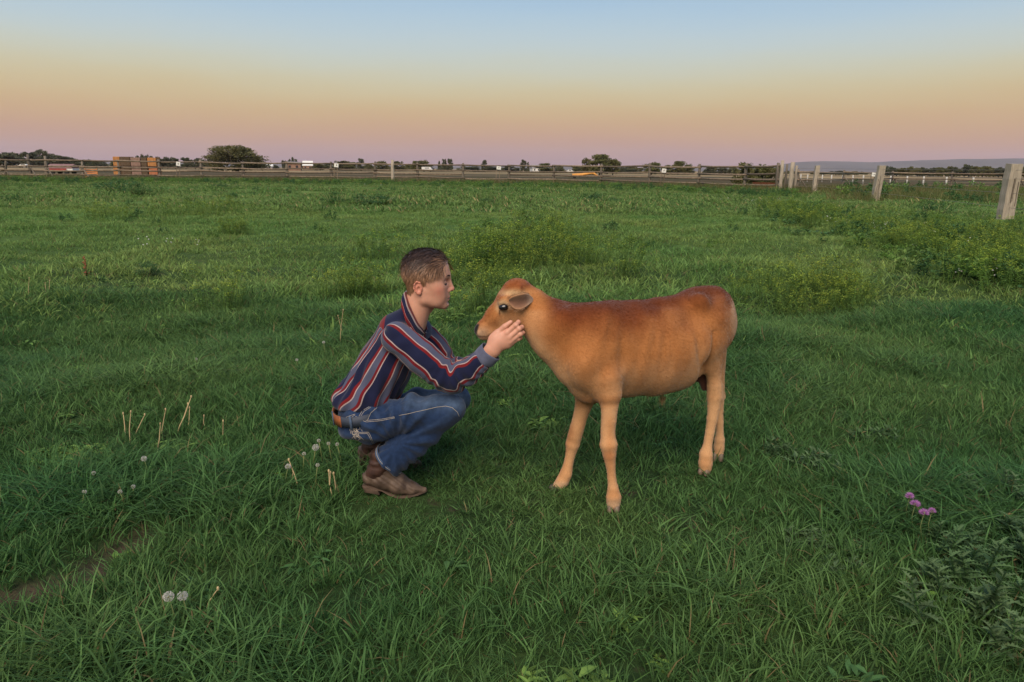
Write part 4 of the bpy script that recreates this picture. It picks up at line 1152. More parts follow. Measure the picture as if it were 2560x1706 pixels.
    for a, b, c, d, e, f in ((shn, eln, wrn, hipn, knen, ankn), (shf, elf, wrf, hipf, knef, ankf)):
        bq += [RC(chest + (a - chest) * 0.4, a, 0.04, 0.042, 0.02), RC(a, b, 0.046, 0.036, 0.02), RC(b, c, 0.036, 0.026, 0.02)]
        bq += [RC(d, e, 0.062, 0.042, 0.02), RC(e, f, 0.044, 0.034, 0.02)]
    BV, BF = sdf_mesh(bq, 0.012, 1)

    V = np.concatenate([HV, NV, FV, BV]); F = np.concatenate([HF, NF + len(HV), FF + len(HV) + len(NV), BF + len(HV) + len(NV) + len(FV)])
    me = mesh_np('person', V, F)
    col = np.tile(np.array([0.56, 0.285, 0.195]), (len(V), 1))
    L3 = (HV - H0) @ Rh * 1000
    lip = np.exp(-(((L3[:, 2] + 73) / 9.0) ** 2) ** 2) * sstep(70, 80, L3[:, 0]) * sstep(24, 14, np.abs(L3[:, 1]))
    ch = np.exp(-((L3[:, 0] - 58) / 24) ** 2 - ((L3[:, 2] + 34) / 22) ** 2) * sstep(20, 45, np.abs(L3[:, 1]))
    nos = np.exp(-((L3[:, 0] - 102) / 14) ** 2 - ((L3[:, 2] + 36) / 14) ** 2)
    ear = sstep(68, 76, np.abs(L3[:, 1])) * sstep(8, -6, L3[:, 0])
    hc = col[:len(HV)]
    hc[:] = hc + lip[:, None] * (np.array([0.40, 0.15, 0.13]) - hc) * 0.75
    hc[:] = hc + (ch * 0.7 + nos * 0.6 + ear * 0.8)[:, None] * (np.array([0.56, 0.21, 0.145]) - hc)
    col[len(HV):len(HV) + len(NV) + len(FV)] = (0.58, 0.285, 0.195)
    cattr(me, 'skin', col)
    person = obj('person', me, M_skin)
    tag(person, 'young person in striped shirt and blue jeans squatting and holding the calf\'s face', 'person')

    # eyes, lashes, brows, nails
    for s in (-1, 1):
        p = Parts(); p.ball(hp(67, s * 31, -7), 0.0132, 16, 12); eye = p.build('eye', M_eye, person)
        p = Parts(); p.ball(hp(76.5, s * 31.5, -12.5), (0.0045, 0.005, 0.004), 10, 8); p.build('iris', M_iris, eye)
        p = Parts()
        p.tube([hp(74.5, s * 45.5, -9.5), hp(79, s * 40, -11.2), hp(82.2, s * 32, -12.0), hp(80.6, s * 22, -10.5)], [0.0008, 0.0016, 0.0018, 0.0010], 6)
        p.build('eyelash', M_lash, person)
        bt = BVHTree.FromPolygons([tuple(v) for v in HV], [tuple(f) for f in HF])
        rts, drs = [], []
        for i in range(260):
            t = RNG.random(); y = lerp(11, 47, t); z = 18 + 4.5 * math.sin(t * 2.6) + RNG.normal() * 1.5 * (1 - 0.5 * t)
            hit = bt.ray_cast(Vector(hp(130, s * y, z)), Vector(Rh @ np.array([-1.0, -s * 0.25 * t, 0])))
            if hit[0] is None: continue
            rts.append(np.array(hit[0])); drs.append(Rh @ np.array([-0.35, s * 1.0, 0.15]) + np.array(hit[1]) * 0.25)
        meb, _ = blades('eyebrow', np.array(rts), np.array(drs), 0.0075, 0.0009)
        obj('eyebrow', meb, M_hair_dark(), person)
    M_nail = material('fingernail', (0.60, 0.36, 0.29), rough=0.3, spec=0.5)
    for (t2, t3, tip, dip), sg in ((nail_n, 1), (nail_f, -1)):
        p = Parts()
        d = t3 - t2; d = d / np.linalg.norm(d); up = np.array([0, -sg, 0.35]); up = up - d * (up @ d); up /= np.linalg.norm(up)
        Mx = Matrix((Vector(d), Vector(np.cross(up, d)), Vector(up))).transposed()
        c0 = t3 + up * 0.0072 - d * 0.002
        pts = []
        for i in range(5):
            for j in range(5):
                a = (i / 4 - 0.5) * 0.012; b = (j / 4 - 0.5) * 0.010
                pts.append(Vector(c0) + Mx @ Vector((a, b, -0.0025 * (b / 0.005) ** 2 - 0.0012 * (a / 0.006) ** 2)))
        p.add(pts, [(i * 5 + j, i * 5 + j + 1, i * 5 + j + 6, i * 5 + j + 5) for i in range(4) for j in range(4)])
        p.build('fingernail', M_nail, person)

    # ---------------- hair: a cap of the skull plus combed strands
    build_hair(person, hp, Rh, H0, HV, HF)

    # ---------------- shirt
    ax0, ax1 = Z1(265, 960, 2.915), Z1(560, 470, 2.915)
    sp = CH([Z1(300, 960, 2.915), Z1(335, 885, 2.915), Z1(412, 745, 2.915), Z1(487, 605, 2.915), Z1(518, 562, 2.915)],
            [150 * U1, 156 * U1, 152 * U1, 134 * U1, 82 * U1], 0.05, SIDE, [1.46, 1.36, 1.26, 1.26, 1.5])
    sp += [RC(Z1(508, 572, 2.81), Z1(556, 556, 3.02), 50 * U1, 50 * U1, 0.03), EL(Z1(205, 925, 2.915), (0.050, 0.12, 0.035), 0.06)]
    sp += [RC(Z1(468, 528, 2.915), Z1(528, 462, 2.915), 78 * U1, 46 * U1, 0.03, SIDE, 1.55)]
    sp += [RC(Z1(565, 530, 2.915), Z1(552, 555, 2.915), 48 * U1, 72 * U1, 0.02)]
    sp += [RC(Z1(482, 598, 2.79), Z1(487, 594, 2.81), 62 * U1, 70 * U1, 0.03), RC(Z1(600, 550, 3.05), Z1(600, 550, 3.03), 66 * U1, 76 * U1, 0.04)]
    sp.append(HS(Z1(290, 950, 2.915), Z1(300, 1010, 2.915) - Z1(293, 930, 2.915), 0.014))
    SV, SF = sdf_mesh(sp, 0.0065, 3)
    SN = vnormals(SV, SF)
    axd = (ax1 - ax0) / np.linalg.norm(ax1 - ax0)
    back = np.cross(axd, SIDE); back /= np.linalg.norm(back)
    if back[0] > 0: back = -back
    q = SV - ax0; t = q @ axd; b = q @ back; l = q @ SIDE
    th = np.arctan2(-l, b)                      # 0 at the spine, grows towards the camera side
    arc = th * 0.150
    T = np.linalg.norm(ax1 - ax0)
    # folds: drag lines from the armpit to the waist, blousing above the belt
    fold = np.sin(arc * 105 + 9 * (t / T) + 3.5 * vnoise(SV * 9)) * sstep(0.75, 0.25, t / T) * sstep(0.02, 0.09, arc)
    blo = np.exp(-((t - 0.035) / 0.03) ** 2)
    fine = vnoise(np.stack([arc * 28, t * 9, l * 3], 1)) - 0.5
    capm = 1 - sstep(0.35, 0.75, -(SN @ axd))
    SV = SV + SN * (capm * (0.0055 * fold + 0.012 * fine * sstep(0.9, 0.3, t / T) + 0.012 * blo * (vnoise(np.stack([arc * 26, t * 5, l * 0], 1)) - 0.3)))[:, None]
    mes = mesh_np('shirt', SV, SF)
    stripe = arc / 0.104 + 0.02 * np.sin(t * 30) + 0.12 * vnoise(SV * 5) + 0.03
    stripe = stripe + 0.10 * np.sin(t * 46 + 2.0) * sstep(0.16, 0.02, t)
    # yoke: the stripes of the shoulder panel run across
    yk = (b * 0.9 + (t - T * 0.86) * -0.6) / 0.26 + 0.56
    stripe = np.where((t > T * 0.80 - 0.05 * b), yk, stripe)
    fattr(mes, 'stripe', stripe)
    shirt = obj('shirt', mes, M_shirt, person)

    def sleeve(name, pts, rads, phase, seed, cuffdir):
        pr = CH(pts, rads, 0.025)
        d = pts[-1] - pts[-2]
        pr.append(HS(pts[-1] - d / np.linalg.norm(d) * 0.004, d, 0.004))
        V, F = sdf_mesh(pr, 0.0055, 3)
        best = np.full(len(V), 9.0); th = np.zeros(len(V)); vv = np.zeros(len(V)); cum = 0
        wsum = np.zeros(len(V)); sx = np.zeros(len(V)); sy = np.zeros(len(V)); sv = np.zeros(len(V))
        for i in range(len(pts) - 1):
            a, c = pts[i], pts[i + 1]; ln = np.linalg.norm(c - a); tt = (c - a) / ln
            ref = -SIDE - tt * (-SIDE @ tt); ref /= np.linalg.norm(ref); bi = np.cross(tt, ref)
            s = np.clip((V - a) @ tt, 0, ln); pp = V - a - s[:, None] * tt; d = np.linalg.norm(pp, axis=1)
            w = np.exp(-(d / 0.02)); e = pp / np.maximum(d, 1e-6)[:, None]
            sx += w * (e @ ref); sy += w * (e @ bi); sv += w * (cum + s); wsum += w; cum += ln
        th = np.arctan2(sy, sx); vv = sv / wsum
        N = vnormals(V, F)
        r = np.random.default_rng(seed)
        elb = sum(np.linalg.norm(pts[i + 1] - pts[i]) for i in range(2))
        near_el = np.exp(-((vv - elb - 0.03) / 0.085) ** 2)
        f = np.sin(vv * 175 + 1.6 * np.sin(th * 2 + seed) + 6 * vnoise(V * 14 + seed)) * near_el * sstep(-0.9, 0.6, np.sin(th + 0.3))
        f2 = vnoise(np.stack([th * 1.6 + vv * 7, vv * 20, th * 0 + seed], 1)) - 0.5
        V = V + N * (0.0062 * f + 0.0125 * f2)[:, None]
        me = mesh_np(name, V, F)
        fattr(me, 'stripe', -th * 0.060 / 0.110 + phase + 0.05 * vnoise(V * 9) + 0.10 * np.sin(vv * 75 + th) * near_el)
        return obj(name, me, M_shirt, shirt)
    cn0, cn1 = Z1(962, 712, 2.718), Z1(1012, 662, 2.708)
    sleeve('sleeve', [shn, Z1(612, 702, 2.745), eln, Z1(870, 782, 2.735), cn0], [82 * U1, 88 * U1, 78 * U1, 72 * U1, 58 * U1], 0.47, 1, None)
    cf0, cf1 = Z1(962, 705, 2.925), Z1(1012, 660, 2.915)
    sleeve('sleeve', [shf, Z1(690, 650, 3.08), elf, Z1(870, 765, 3.01), cf0], [80 * U1, 80 * U1, 70 * U1, 66 * U1, 56 * U1], 0.55, 5, None)
    M_cuff = material('grey_cuff_cotton', ((0.080, 0.086, 0.135), (0.115, 0.122, 0.185)), rough=0.85, spec=0.15, noise=(30, 3, 0.3, 0.7), bump=(700, 0.2, 0.001), sheen=0.15)
    for a, b, w in ((cn0, cn1, 1.0), (cf0, cf1, 0.95)):
        d = (b - a); ln = np.linalg.norm(d); d /= ln
        ref = -SIDE - d * (-SIDE @ d); ref /= np.linalg.norm(ref); bi = np.cross(d, ref)
        v = []; n = 40
        prof = [(-0.006, 0.0385), (0.0, 0.0400), (0.012, 0.0405), (0.024, 0.0405), (0.036, 0.0405), (0.042, 0.0400), (0.0425, 0.0380), (0.036, 0.0368), (0.010, 0.0365)]
        for z, r in prof:
            for j in range(n):
                g = 2 * math.pi * j / n
                rr = r * w * (1 + 0.025 * math.sin(3 * g + 1) + 0.012 * math.sin(7 * g + z * 60))
                v.append(a + d * (z + 0.003 * math.sin(2 * g)) + ref * math.cos(g) * rr * 0.86 + bi * math.sin(g) * rr * 1.1)
        f = [(i * n + j, i * n + (j + 1) % n, (i + 1) * n + (j + 1) % n, (i + 1) * n + j) for i in range(len(prof) - 1) for j in range(n)]
        obj('cuff', mesh_np('cuff', v, f), M_cuff, shirt)

    # collar: a folded strip round the neck
    collar_pts = []
    nseg = 48
    cN = hp(-46, 0, -128)
    cd = np.array([75.0, 0, -158.0]) / 175.0
    for i in range(nseg + 1):
        g = lerp(-2.85, 2.85, i / nseg)           # 0 at the nape
        cg, sg = math.cos(g), math.sin(g)
        a = np.array([-41, 0, -134]) - cd * cg * 88 + np.array([0, 66 * sg, 0])
        b = np.array([-57, 0, -161]) - cd * cg * 90 + np.array([-8 * abs(sg), 114 * sg, 12 * abs(sg)])
        collar_pts.append((np.array(hp(*a)), np.array(hp(*b))))
    rows = 21; v = []; st = []
    for i, (a, b) in enumerate(collar_pts):
        for j in range(rows):
            s = j / (rows - 1)
            w = 0.5 * (1 - math.cos(s * math.pi)) * 0.35 + s * 0.65
            p = a + (b - a) * w
            p = p + (np.array([0, 0, 0.010]) + (p - cN) / np.linalg.norm(p - cN) * 0.006) * math.sin(s * math.pi)
            p = p + (p - cN) / np.linalg.norm(p - cN) * 0.003 * math.sin(i * 0.9 + s * 4)
            v.append(p); st.append(float(np.interp(s, [0, .27, .29, .41, .43, .70, .72, .79, .81, 1.0], [.27, .35, .365, .395, .41, .80, .95, .98, .84, .93])))
    # inner stand of the collar
    for i, (a, b) in enumerate(collar_pts):
        for j in range(3):
            s = (j + 1) / 3
            p = a + (hp(-46, 0, -135) - a) * 0.12 * s + np.array([0.008, 0, -0.020]) * s
            v.append(p); st.append(0.6)
    f = [(i * rows + j, (i + 1) * rows + j, (i + 1) * rows + j + 1, i * rows + j + 1) for i in range(nseg) for j in range(rows - 1)]
    o2 = (nseg + 1) * rows
    f += [(o2 + i * 3 + j, o2 + i * 3 + j + 1, o2 + (i + 1) * 3 + j + 1, o2 + (i + 1) * 3 + j) for i in range(nseg) for j in range(2)]
    f += [(i * rows, o2 + i * 3, o2 + (i + 1) * 3, (i + 1) * rows) for i in range(nseg)]
    mc = mesh_np('collar', v, f); fattr(mc, 'stripe', st)
    collar = obj('collar', mc, M_shirt, shirt)
    sm = collar.modifiers.new('thick', 'SOLIDIFY'); sm.thickness = 0.003
    sm = collar.modifiers.new('sub', 'SUBSURF'); sm.levels = 1; sm.render_levels = 1
    # front placket between the collar points
    # ---------------- jeans
    jp = [RC(Z1(295, 1000, 2.86), Z1(300, 995, 2.97), 0.094, 0.094, 0.03), RC(Z1(285, 1050, 2.85), Z1(290, 1045, 2.98), 118 * U1, 118 * U1, 0.04),
          EL(Z1(262, 1090, 2.84), (0.076, 0.08, 0.062), 0.04), EL(Z1(265, 1083, 2.99), (0.076, 0.08, 0.062), 0.04),
          RC(Z1(320, 1085, 2.815), Z1(560, 1015, 2.785), 98 * U1, 98 * U1, 0.03), RC(Z1(560, 1013, 2.785), Z1(782, 985, 2.775), 99 * U1, 75 * U1, 0.02),
          RC(Z1(320, 1055, 3.015), Z1(580, 975, 3.07), 108 * U1, 96 * U1, 0.03), RC(Z1(580, 975, 3.07), Z1(820, 932, 3.125), 96 * U1, 74 * U1, 0.02),
          RC(Z1(330, 1050, 2.83), Z1(330, 1050, 3.0), 0.075, 0.075, 0.05)]
    jp += [RC(Z1(782, 990, 2.775), Z1(620, 1128, 2.79), 74 * U1, 86 * U1, 0.006), RC(Z1(620, 1128, 2.79), Z1(405, 1300, 2.80), 86 * U1, 98 * U1, 0.006)]
    jp += [RC(Z1(820, 935, 3.125), Z1(640, 1080, 3.10), 72 * U1, 84 * U1, 0.012), RC(Z1(640, 1080, 3.10), Z1(450, 1240, 3.08), 84 * U1, 92 * U1, 0.012)]
    # waist opening and trouser hems
    hemn = Z1(424, 1278, 2.80)
    axl = Z1(405, 1300, 2.80) - Z1(620, 1128, 2.79)
    # cut with ellipsoidal bites so that only the leg ends are trimmed
    an = axl / np.linalg.norm(axl)
    Mx = np.array(Vector(an).to_track_quat('X', 'Z').to_matrix())
    jp.append(EL(hemn + an * 0.100, (0.100, 0.2, 0.2), 0.006, Mx, 's'))
    hemf = Z1(470, 1212, 3.08)
    jp.append(EL(hemf + an * 0.085, (0.085, 0.10, 0.2), 0.006, Mx, 's'))
    wn_ = Z1(289, 900, 2.915) - Z1(300, 980, 2.915); wn_ /= np.linalg.norm(wn_)
    JV, JF = sdf_mesh(jp, 0.0062, 2)
    JN = vnormals(JV, JF)
    P2 = project(JV); ju = (P2[:, 0] - 780) / 0.44643; jv = (P2[:, 1] - 580) / 0.44643
    near = sstep(3.0, 2.86, JV[:, 1])
    # folds radiating from the back of the knee, the hip crease and the hem
    rk = np.hypot(ju - 470, jv - 1185); ak = np.arctan2(-(jv - 1185), ju - 470)
    f1 = np.sin(ak * 15 + 2.5 * vnoise(JV * 9)) * np.exp(-((rk - 240) / 170) ** 2)
    rh_ = np.hypot(ju - 470, jv - 960); ah = np.arctan2(jv - 960, ju - 470)
    f2 = np.sin(ah * 11 + 2 * vnoise(JV * 8 + 4)) * np.exp(-((rh_ - 130) / 90) ** 2)
    f3 = np.sin((ju * 0.64 + jv * 0.77) * 0.05 + 5 * vnoise(JV * 7 + 9)) * sstep(1100, 1200, jv)
    nz = vnoise(JV * 22) - 0.5 + 0.6 * (vnoise(JV * 45) - 0.5)
    JV = JV + JN * (0.0060 * f1 + 0.0042 * f2 + 0.0026 * f3 + 0.0050 * nz)[:, None]
    mj = mesh_np('jeans', JV, JF)
    worn = np.exp(-((jv - 950 + (ju - 560) * 0.06) / 52) ** 2) * sstep(420, 640, ju) + 0.7 * np.exp(-(np.hypot(ju - 820, jv - 960) / 70) ** 2)
    worn = np.clip(worn * (0.55 + 0.7 * vnoise(JV * 16)) + 0.14 * (f1 > 0.55), 0, 1)
    cb = np.array([0.011, 0.026, 0.070]); cw = np.array([0.052, 0.084, 0.148])
    cattr(mj, 'wear', cb + (cw - cb) * worn[:, None])
    jeans = obj('jeans', mj, M_denim, person)
    jb = BVHTree.FromPolygons([tuple(v) for v in JV], [tuple(f) for f in JF])
    def on_surface(bvh, pts, conv, off=0.0012, dens=5.0):
        out = []
        for i in range(len(pts) - 1):
            a, b = np.array(pts[i], float), np.array(pts[i + 1], float)
            m = max(2, int(np.linalg.norm(b - a) / dens))
            for k in range(m + (i == len(pts) - 2)):
                c = a + (b - a) * k / m
                px, py = conv(*c)
                hit = bvh.ray_cast(CAM_P, ray(px, py).normalized())
                if hit[0] is not None: out.append(hit[0] + hit[1] * off)
        return out
    c5 = lambda u, v: (820 + u / 5.226, 960 + v / 5.226)
    c1 = lambda u, v: (780 + 0.44643 * u, 580 + 0.44643 * v)
    seams = [[(930, 415), (1100, 380), (1250, 345), (1420, 305), (1540, 292), (1620, 310), (1690, 370), (1715, 430)],
             [(360, 440), (500, 500), (700, 480), (865, 447)], [(360, 425), (505, 480), (700, 462), (865, 432)], [(862, 428), (868, 455)],
             [(405, 425), (450, 350), (540, 300)], [(420, 435), (470, 362), (560, 305)], [(515, 480), (560, 380), (640, 310)],
             [(160, 510), (230, 440), (355, 395)], [(190, 560), (250, 480), (355, 405)],
             [(420, 635), (530, 632), (555, 680), (600, 780)], [(420, 652), (515, 650), (540, 690), (585, 785)],
             [(270, 470), (300, 540), (420, 645)], [(265, 490), (290, 560), (350, 700), (320, 745)]]
    st = Parts()
    for s in seams:
        q = on_surface(jb, s, c5, 0.0006, 12)
        if len(q) > 2: st.tube(q, 0.00085, 5)
    st.build('seam_stitching', M_thread, jeans)
    emb = Parts()
    for i in range(46):
        a0 = np.array([350 + RNG.normal() * 38, 640 + RNG.normal() * 50]); dd = RNG.normal(size=2) * 32 + np.array([14, 30])
        q = on_surface(jb, [a0, a0 + dd * 0.5 + RNG.normal(size=2) * 6, a0 + dd], c5, 0.0008, 10)
        if len(q) > 2: emb.tube(q, 0.00085, 4)
    emb.build('pocket_embroidery', M_thread, jeans)
    # hem edge band
    d = an; ref = -SIDE - d * (-SIDE @ d); ref /= np.linalg.norm(ref); bi = np.cross(d, ref)
    for cc, rr, sc in ((hemn, 0.0695, 1.0), (hemf, 0.0655, 1.0)):
        v = []; n = 48
        for z, r in [(-0.014, 0.0005), (-0.006, 0.0018), (0.001, 0.0016), (0.002, -0.001), (-0.004, -0.003), (-0.012, -0.0032)]:
            for j in range(n):
                g = 2 * math.pi * j / n
                v.append(cc + d * (z + 0.003 * math.sin(2 * g + 0.4)) + (ref * math.cos(g) + bi * math.sin(g)) * (rr + r + 0.002 * math.sin(3 * g)))
        f = [(i * n + j, i * n + (j + 1) % n, (i + 1) * n + (j + 1) % n, (i + 1) * n + j) for i in range(5) for j in range(n)]
        mh = mesh_np('trouser_hem', v, f); cattr(mh, 'wear', np.tile(np.array([[0.045, 0.075, 0.14]]), (len(v), 1)))
        hem = obj('trouser_hem', mh, M_denim, jeans)
        hs = Parts()
        hs.tube([Vector(cc + d * (-0.007 + 0.003 * math.sin(2 * g + 0.4)) + (ref * math.cos(g) + bi * math.sin(g)) * (rr + 0.0025 + 0.002 * math.sin(3 * g))) for g in np.linspace(0, 2 * math.pi, 49)], 0.0009, 4, cap=False)
        hs.build('hem_stitching', M_thread, hem)

    # ---------------- belt with loops
    bc = Z1(292, 984, 2.915)
    bu = wn_; bs = SIDE; bf = np.cross(bs, bu); bf /= np.linalg.norm(bf)
    if bf[0] < 0: bf = -bf
    def band(r0, r1, w0, w1, g0, g1, name, mat, parent, n=60, off=0.0):
        v = []
        for z, e in [(w0, 0), (w0, 0.004), (w1, 0.004), (w1, 0)]:
            for j in range(n + 1):
                g = lerp(g0, g1, j / n)
                rx, ry = r0 + e + off, r1 + e + off
                v.append(bc + bu * z + bf * math.cos(g) * rx + bs * math.sin(g) * ry + bu * 0.004 * math.cos(g))
        m = n + 1
        f = [(i * m + j, i * m + j + 1, ((i + 1) % 4) * m + j + 1, ((i + 1) % 4) * m + j) for i in range(4) for j in range(n)]
        f += [(0, m, 2 * m, 3 * m), (n, 3 * m + n, 2 * m + n, m + n)]
        return obj(name, mesh_np(name, v, f), mat, parent)
    belt = band(0.1170, 0.178, -0.021, 0.020, -2.70, 2.70, 'belt', M_beltd, person)
    band(0.1195, 0.1805, -0.023, 0.022, math.pi - 1.05, math.pi + 1.05, 'belt_back', M_belt, belt, 24)
    for g in (-2.60, -1.7, -0.8, 2.6, 1.7, 0.8):
        lp = band(0.1230, 0.184, -0.030, 0.027, g - 0.035, g + 0.035, 'belt_loop', M_denim, jeans, 4)
        cattr(lp.data, 'wear', np.tile(np.array([[0.06, 0.09, 0.15]]), (len(lp.data.vertices), 1)))

    # ---------------- boots
    def boot(y, du, dv, name_lbl):
        def z(u, v, dy=0.0): return Z5(u + du, v + dv, y + dy)
        k = 0.00031
        lat = SIDE
        pr = [RC(z(555, 1225), z(720, 1255), 108 * k, 112 * k, 0.012, lat, 0.92), RC(z(720, 1255), z(930, 1320), 112 * k, 112 * k, 0.02, lat, 1.15),
              RC(z(930, 1325), z(1090, 1362), 106 * k, 80 * k, 0.02, lat, 1.25), RC(z(1090, 1362), z(1255, 1385), 80 * k, 38 * k, 0.02, lat, 1.15),
              RC(z(720, 1120), z(900, 1255), 135 * k, 118 * k, 0.02, lat, 0.85)]
        pr += [HS(z(900, 1438), z(900, 1600) - z(900, 1438), 0.004)]
        V, F = sdf_mesh(pr, 0.0042, 2)
        N = vnormals(V, F)
        V = V + N * (0.003 * (vnoise(V * 60) - 0.5) + 0.0022 * np.sin((V[:, 0] * 0.8 + V[:, 2]) * 260 + 5 * vnoise(V * 20)) * sstep(-0.2, 0.4, N[:, 2]))[:, None]
        b = obj('boot', mesh_np('boot', V, F), M_boot, person)
        sp = [RC(z(690, 940), z(665, 1090), 138 * k, 130 * k, 0.02, lat, 1.0), RC(z(665, 1090), z(600, 1180), 128 * k, 112 * k, 0.02, lat, 0.95)]
        V, F = sdf_mesh(sp, 0.0046, 2); N = vnormals(V, F)
        V = V + N * (0.007 * (vnoise(np.stack([V[:, 0] * 22, V[:, 1] * 22, V[:, 2] * 75], 1)) - 0.5))[:, None]
        obj('boot_shaft', mesh_np('boot_shaft', V, F), M_bootd, b)
        # welt and sole: an outline in plan, following the lifted heel
        out = []
        prof = [(470, 1316, 0.018), (520, 1322, 0.028), (620, 1337, 0.029), (720, 1366, 0.027), (820, 1410, 0.035), (930, 1438, 0.0415), (1060, 1436, 0.038), (1180, 1420, 0.026), (1270, 1402, 0.012), (1296, 1396, 0.003)]
        v = []
        for (u, w, hw) in prof:
            c = z(u, w)
            for dy, dz in ((-hw, 0), (-hw, -0.006), (hw, -0.006), (hw, 0)): v.append(c + np.array([0, dy, dz + 0.004]))
        n = len(prof)
        f = [(i * 4 + j, i * 4 + (j + 1) % 4, (i + 1) * 4 + (j + 1) % 4, (i + 1) * 4 + j) for i in range(n - 1) for j in range(4)] + [(0, 3, 2, 1), ((n - 1) * 4, (n - 1) * 4 + 1, (n - 1) * 4 + 2, (n - 1) * 4 + 3)]
        obj('sole', mesh_np('sole', v, f, False), M_sole, b)
        p = Parts()
        v = []
        for (u, w, s) in ((470, 1318, 1.0), (680, 1372, 1.0)):
            pass
        a0, a1 = z(455, 1300), z(668, 1352); dn = z(490, 1395) - z(455, 1300)
        ring = lambda o, sc: [o + np.array([0, -0.030 * sc, 0]), o + np.array([0, 0.030 * sc, 0])]
        vv = ring(a0, 0.85) + ring(a1, 1.05) + ring(a0 + dn * 1.0, 0.75) + ring(a1 + dn * 0.75, 0.95)
        p.add(vv, [(0, 1, 3, 2), (4, 6, 7, 5), (0, 2, 6, 4), (1, 5, 7, 3), (0, 4, 5, 1), (2, 3, 7, 6)])
        ho = p.build('heel', M_sole, b, smooth=False)
        bv = ho.modifiers.new('b', 'BEVEL'); bv.width = 0.004; bv.segments = 2
        return b
    boot(2.805, 0, 0, 'near')
    boot(3.085, -70, -345, 'far')
    return person

_hair_cache = {}
def M_hair_dark():
    if 'd' not in _hair_cache: _hair_cache['d'] = material('brow_hair', (0.09, 0.045, 0.028), rough=0.6)
    return _hair_cache['d']
def build_hair(person, hp, Rh, H0, HV, HF):
    m = material('brown_hair', (0.1, 0.05, 0.03), rough=0.45, spec=0.4, attr='haircol')
    rng = np.random.default_rng(21)
    hn = vnormals(HV, HF)
    L3 = (HV - H0) @ Rh * 1000
    x, y, z = L3.T
    ay = np.abs(y)
    # hairline: front edge of the scalp in head millimetres
    front = np.interp(z, [-70, -45, -8, 8, 22, 40, 52, 62, 75, 90, 120], [-62, -52, -2, 6, 4, 34, 60, 74, 84, 92, 99])
    inside = (x < front + 1.5 * np.sin(z * 0.9)) & (z > np.interp(x, [-100, -80, -50, -38, -10, 10], [-44, -50, -56, -16, 6, -10]))
    earz = (x > -42) & (x < 6) & (z < 8) & (z > -60) & ~((x > -8) & (z > -12))
    inside &= ~(earz & (ay > 40))
    inside &= ~((ay > 69) & (z < 6) & (x > -45) & (x < 0))
    fm = inside[HF].all(1)
    ids = np.flatnonzero(inside)
    # scalp cap (a thin shell under the strands)
    tri = HF[fm]
    a = np.linalg.norm(np.cross(HV[tri[:, 2]] - HV[tri[:, 0]], HV[tri[:, 3]] - HV[tri[:, 1]]), axis=1)
    n = 9000
    pick = rng.choice(len(tri), n, p=a / a.sum())
    w = rng.dirichlet((1, 1, 1, 1), n)
    rt = (HV[tri[pick]] * w[..., None]).sum(1); nr = (hn[tri[pick]] * w[..., None]).sum(1); nr /= np.linalg.norm(nr, axis=1)[:, None]
    l = (rt - H0) @ Rh * 1000
    top = sstep(46, 78, l[:, 2])
    side = np.sign(l[:, 1])
    # comb: sides straight down and a little back, top swept over and back from a side parting
    comb_s = np.stack([np.where(l[:, 0] > 10, 0.10, -0.12), 0 * l[:, 0], -np.ones(n)], 1)
    comb_t = np.stack([-0.50 + 0 * l[:, 0], -0.75 + 0 * l[:, 0], -0.05 + 0 * l[:, 0]], 1)
    frontm = sstep(55, 80, l[:, 0]) * top
    comb_t[:, 2] += 0.5 * frontm
    comb = comb_s * (1 - top)[:, None] + comb_t * top[:, None]
    # strands near the brow on the camera side fall forward as a fringe
    fr = sstep(40, 66, l[:, 0]) * sstep(76, 58, l[:, 2])
    comb = comb * (1 - fr)[:, None] + np.array([0.25, -0.3, -0.9]) * fr[:, None]
    comb = comb @ Rh.T
    comb += rng.normal(size=(n, 3)) * 0.10
    comb -= nr * (comb * nr).sum(1)[:, None]; comb /= np.linalg.norm(comb, axis=1)[:, None]
    lift = 0.10 + 0.38 * top + 0.1 * fr
    d = comb + nr * lift[:, None]
    ln = 0.012 + 0.010 * sstep(-40, 10, l[:, 2]) + 0.010 * sstep(10, 50, l[:, 2]) + 0.012 * top + 0.004 * fr
    ln *= rng.uniform(0.75, 1.2, n)
    ln *= np.where((l[:, 2] < -30), 0.6, 1.0)
    bend = comb * 0.25 - nr * (0.12 + 0.30 * top)[:, None]
    me, k = blades('hair', rt + nr * 0.001, d, ln, rng.uniform(0.0016, 0.0030, n), nr, bend, 4)
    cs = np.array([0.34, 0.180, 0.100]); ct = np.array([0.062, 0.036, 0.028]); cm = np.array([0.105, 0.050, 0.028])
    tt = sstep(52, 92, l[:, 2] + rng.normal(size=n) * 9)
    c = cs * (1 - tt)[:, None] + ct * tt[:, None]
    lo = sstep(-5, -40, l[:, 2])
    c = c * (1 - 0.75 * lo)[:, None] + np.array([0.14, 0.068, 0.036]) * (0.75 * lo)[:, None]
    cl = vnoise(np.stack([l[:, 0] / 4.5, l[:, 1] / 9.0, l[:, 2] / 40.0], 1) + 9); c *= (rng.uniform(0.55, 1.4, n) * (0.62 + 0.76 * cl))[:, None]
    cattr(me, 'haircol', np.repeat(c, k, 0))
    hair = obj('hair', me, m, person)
    # scalp cover: lift the hair-bearing skin a little and colour it like the hair
    used = np.unique(tri); mp = -np.ones(len(HV), int); mp[used] = np.arange(len(used))
    lu = L3[used]; lift = (1.2 + 5.5 * sstep(46, 80, lu[:, 2])) * 0.001
    # thin out towards the hairline
    V = HV[used] + hn[used] * lift[:, None]
    ms = mesh_np('scalp_hair', V, mp[tri])
    tt = sstep(52, 92, lu[:, 2]); c = cs * 0.75 * (1 - tt)[:, None] + ct * tt[:, None]
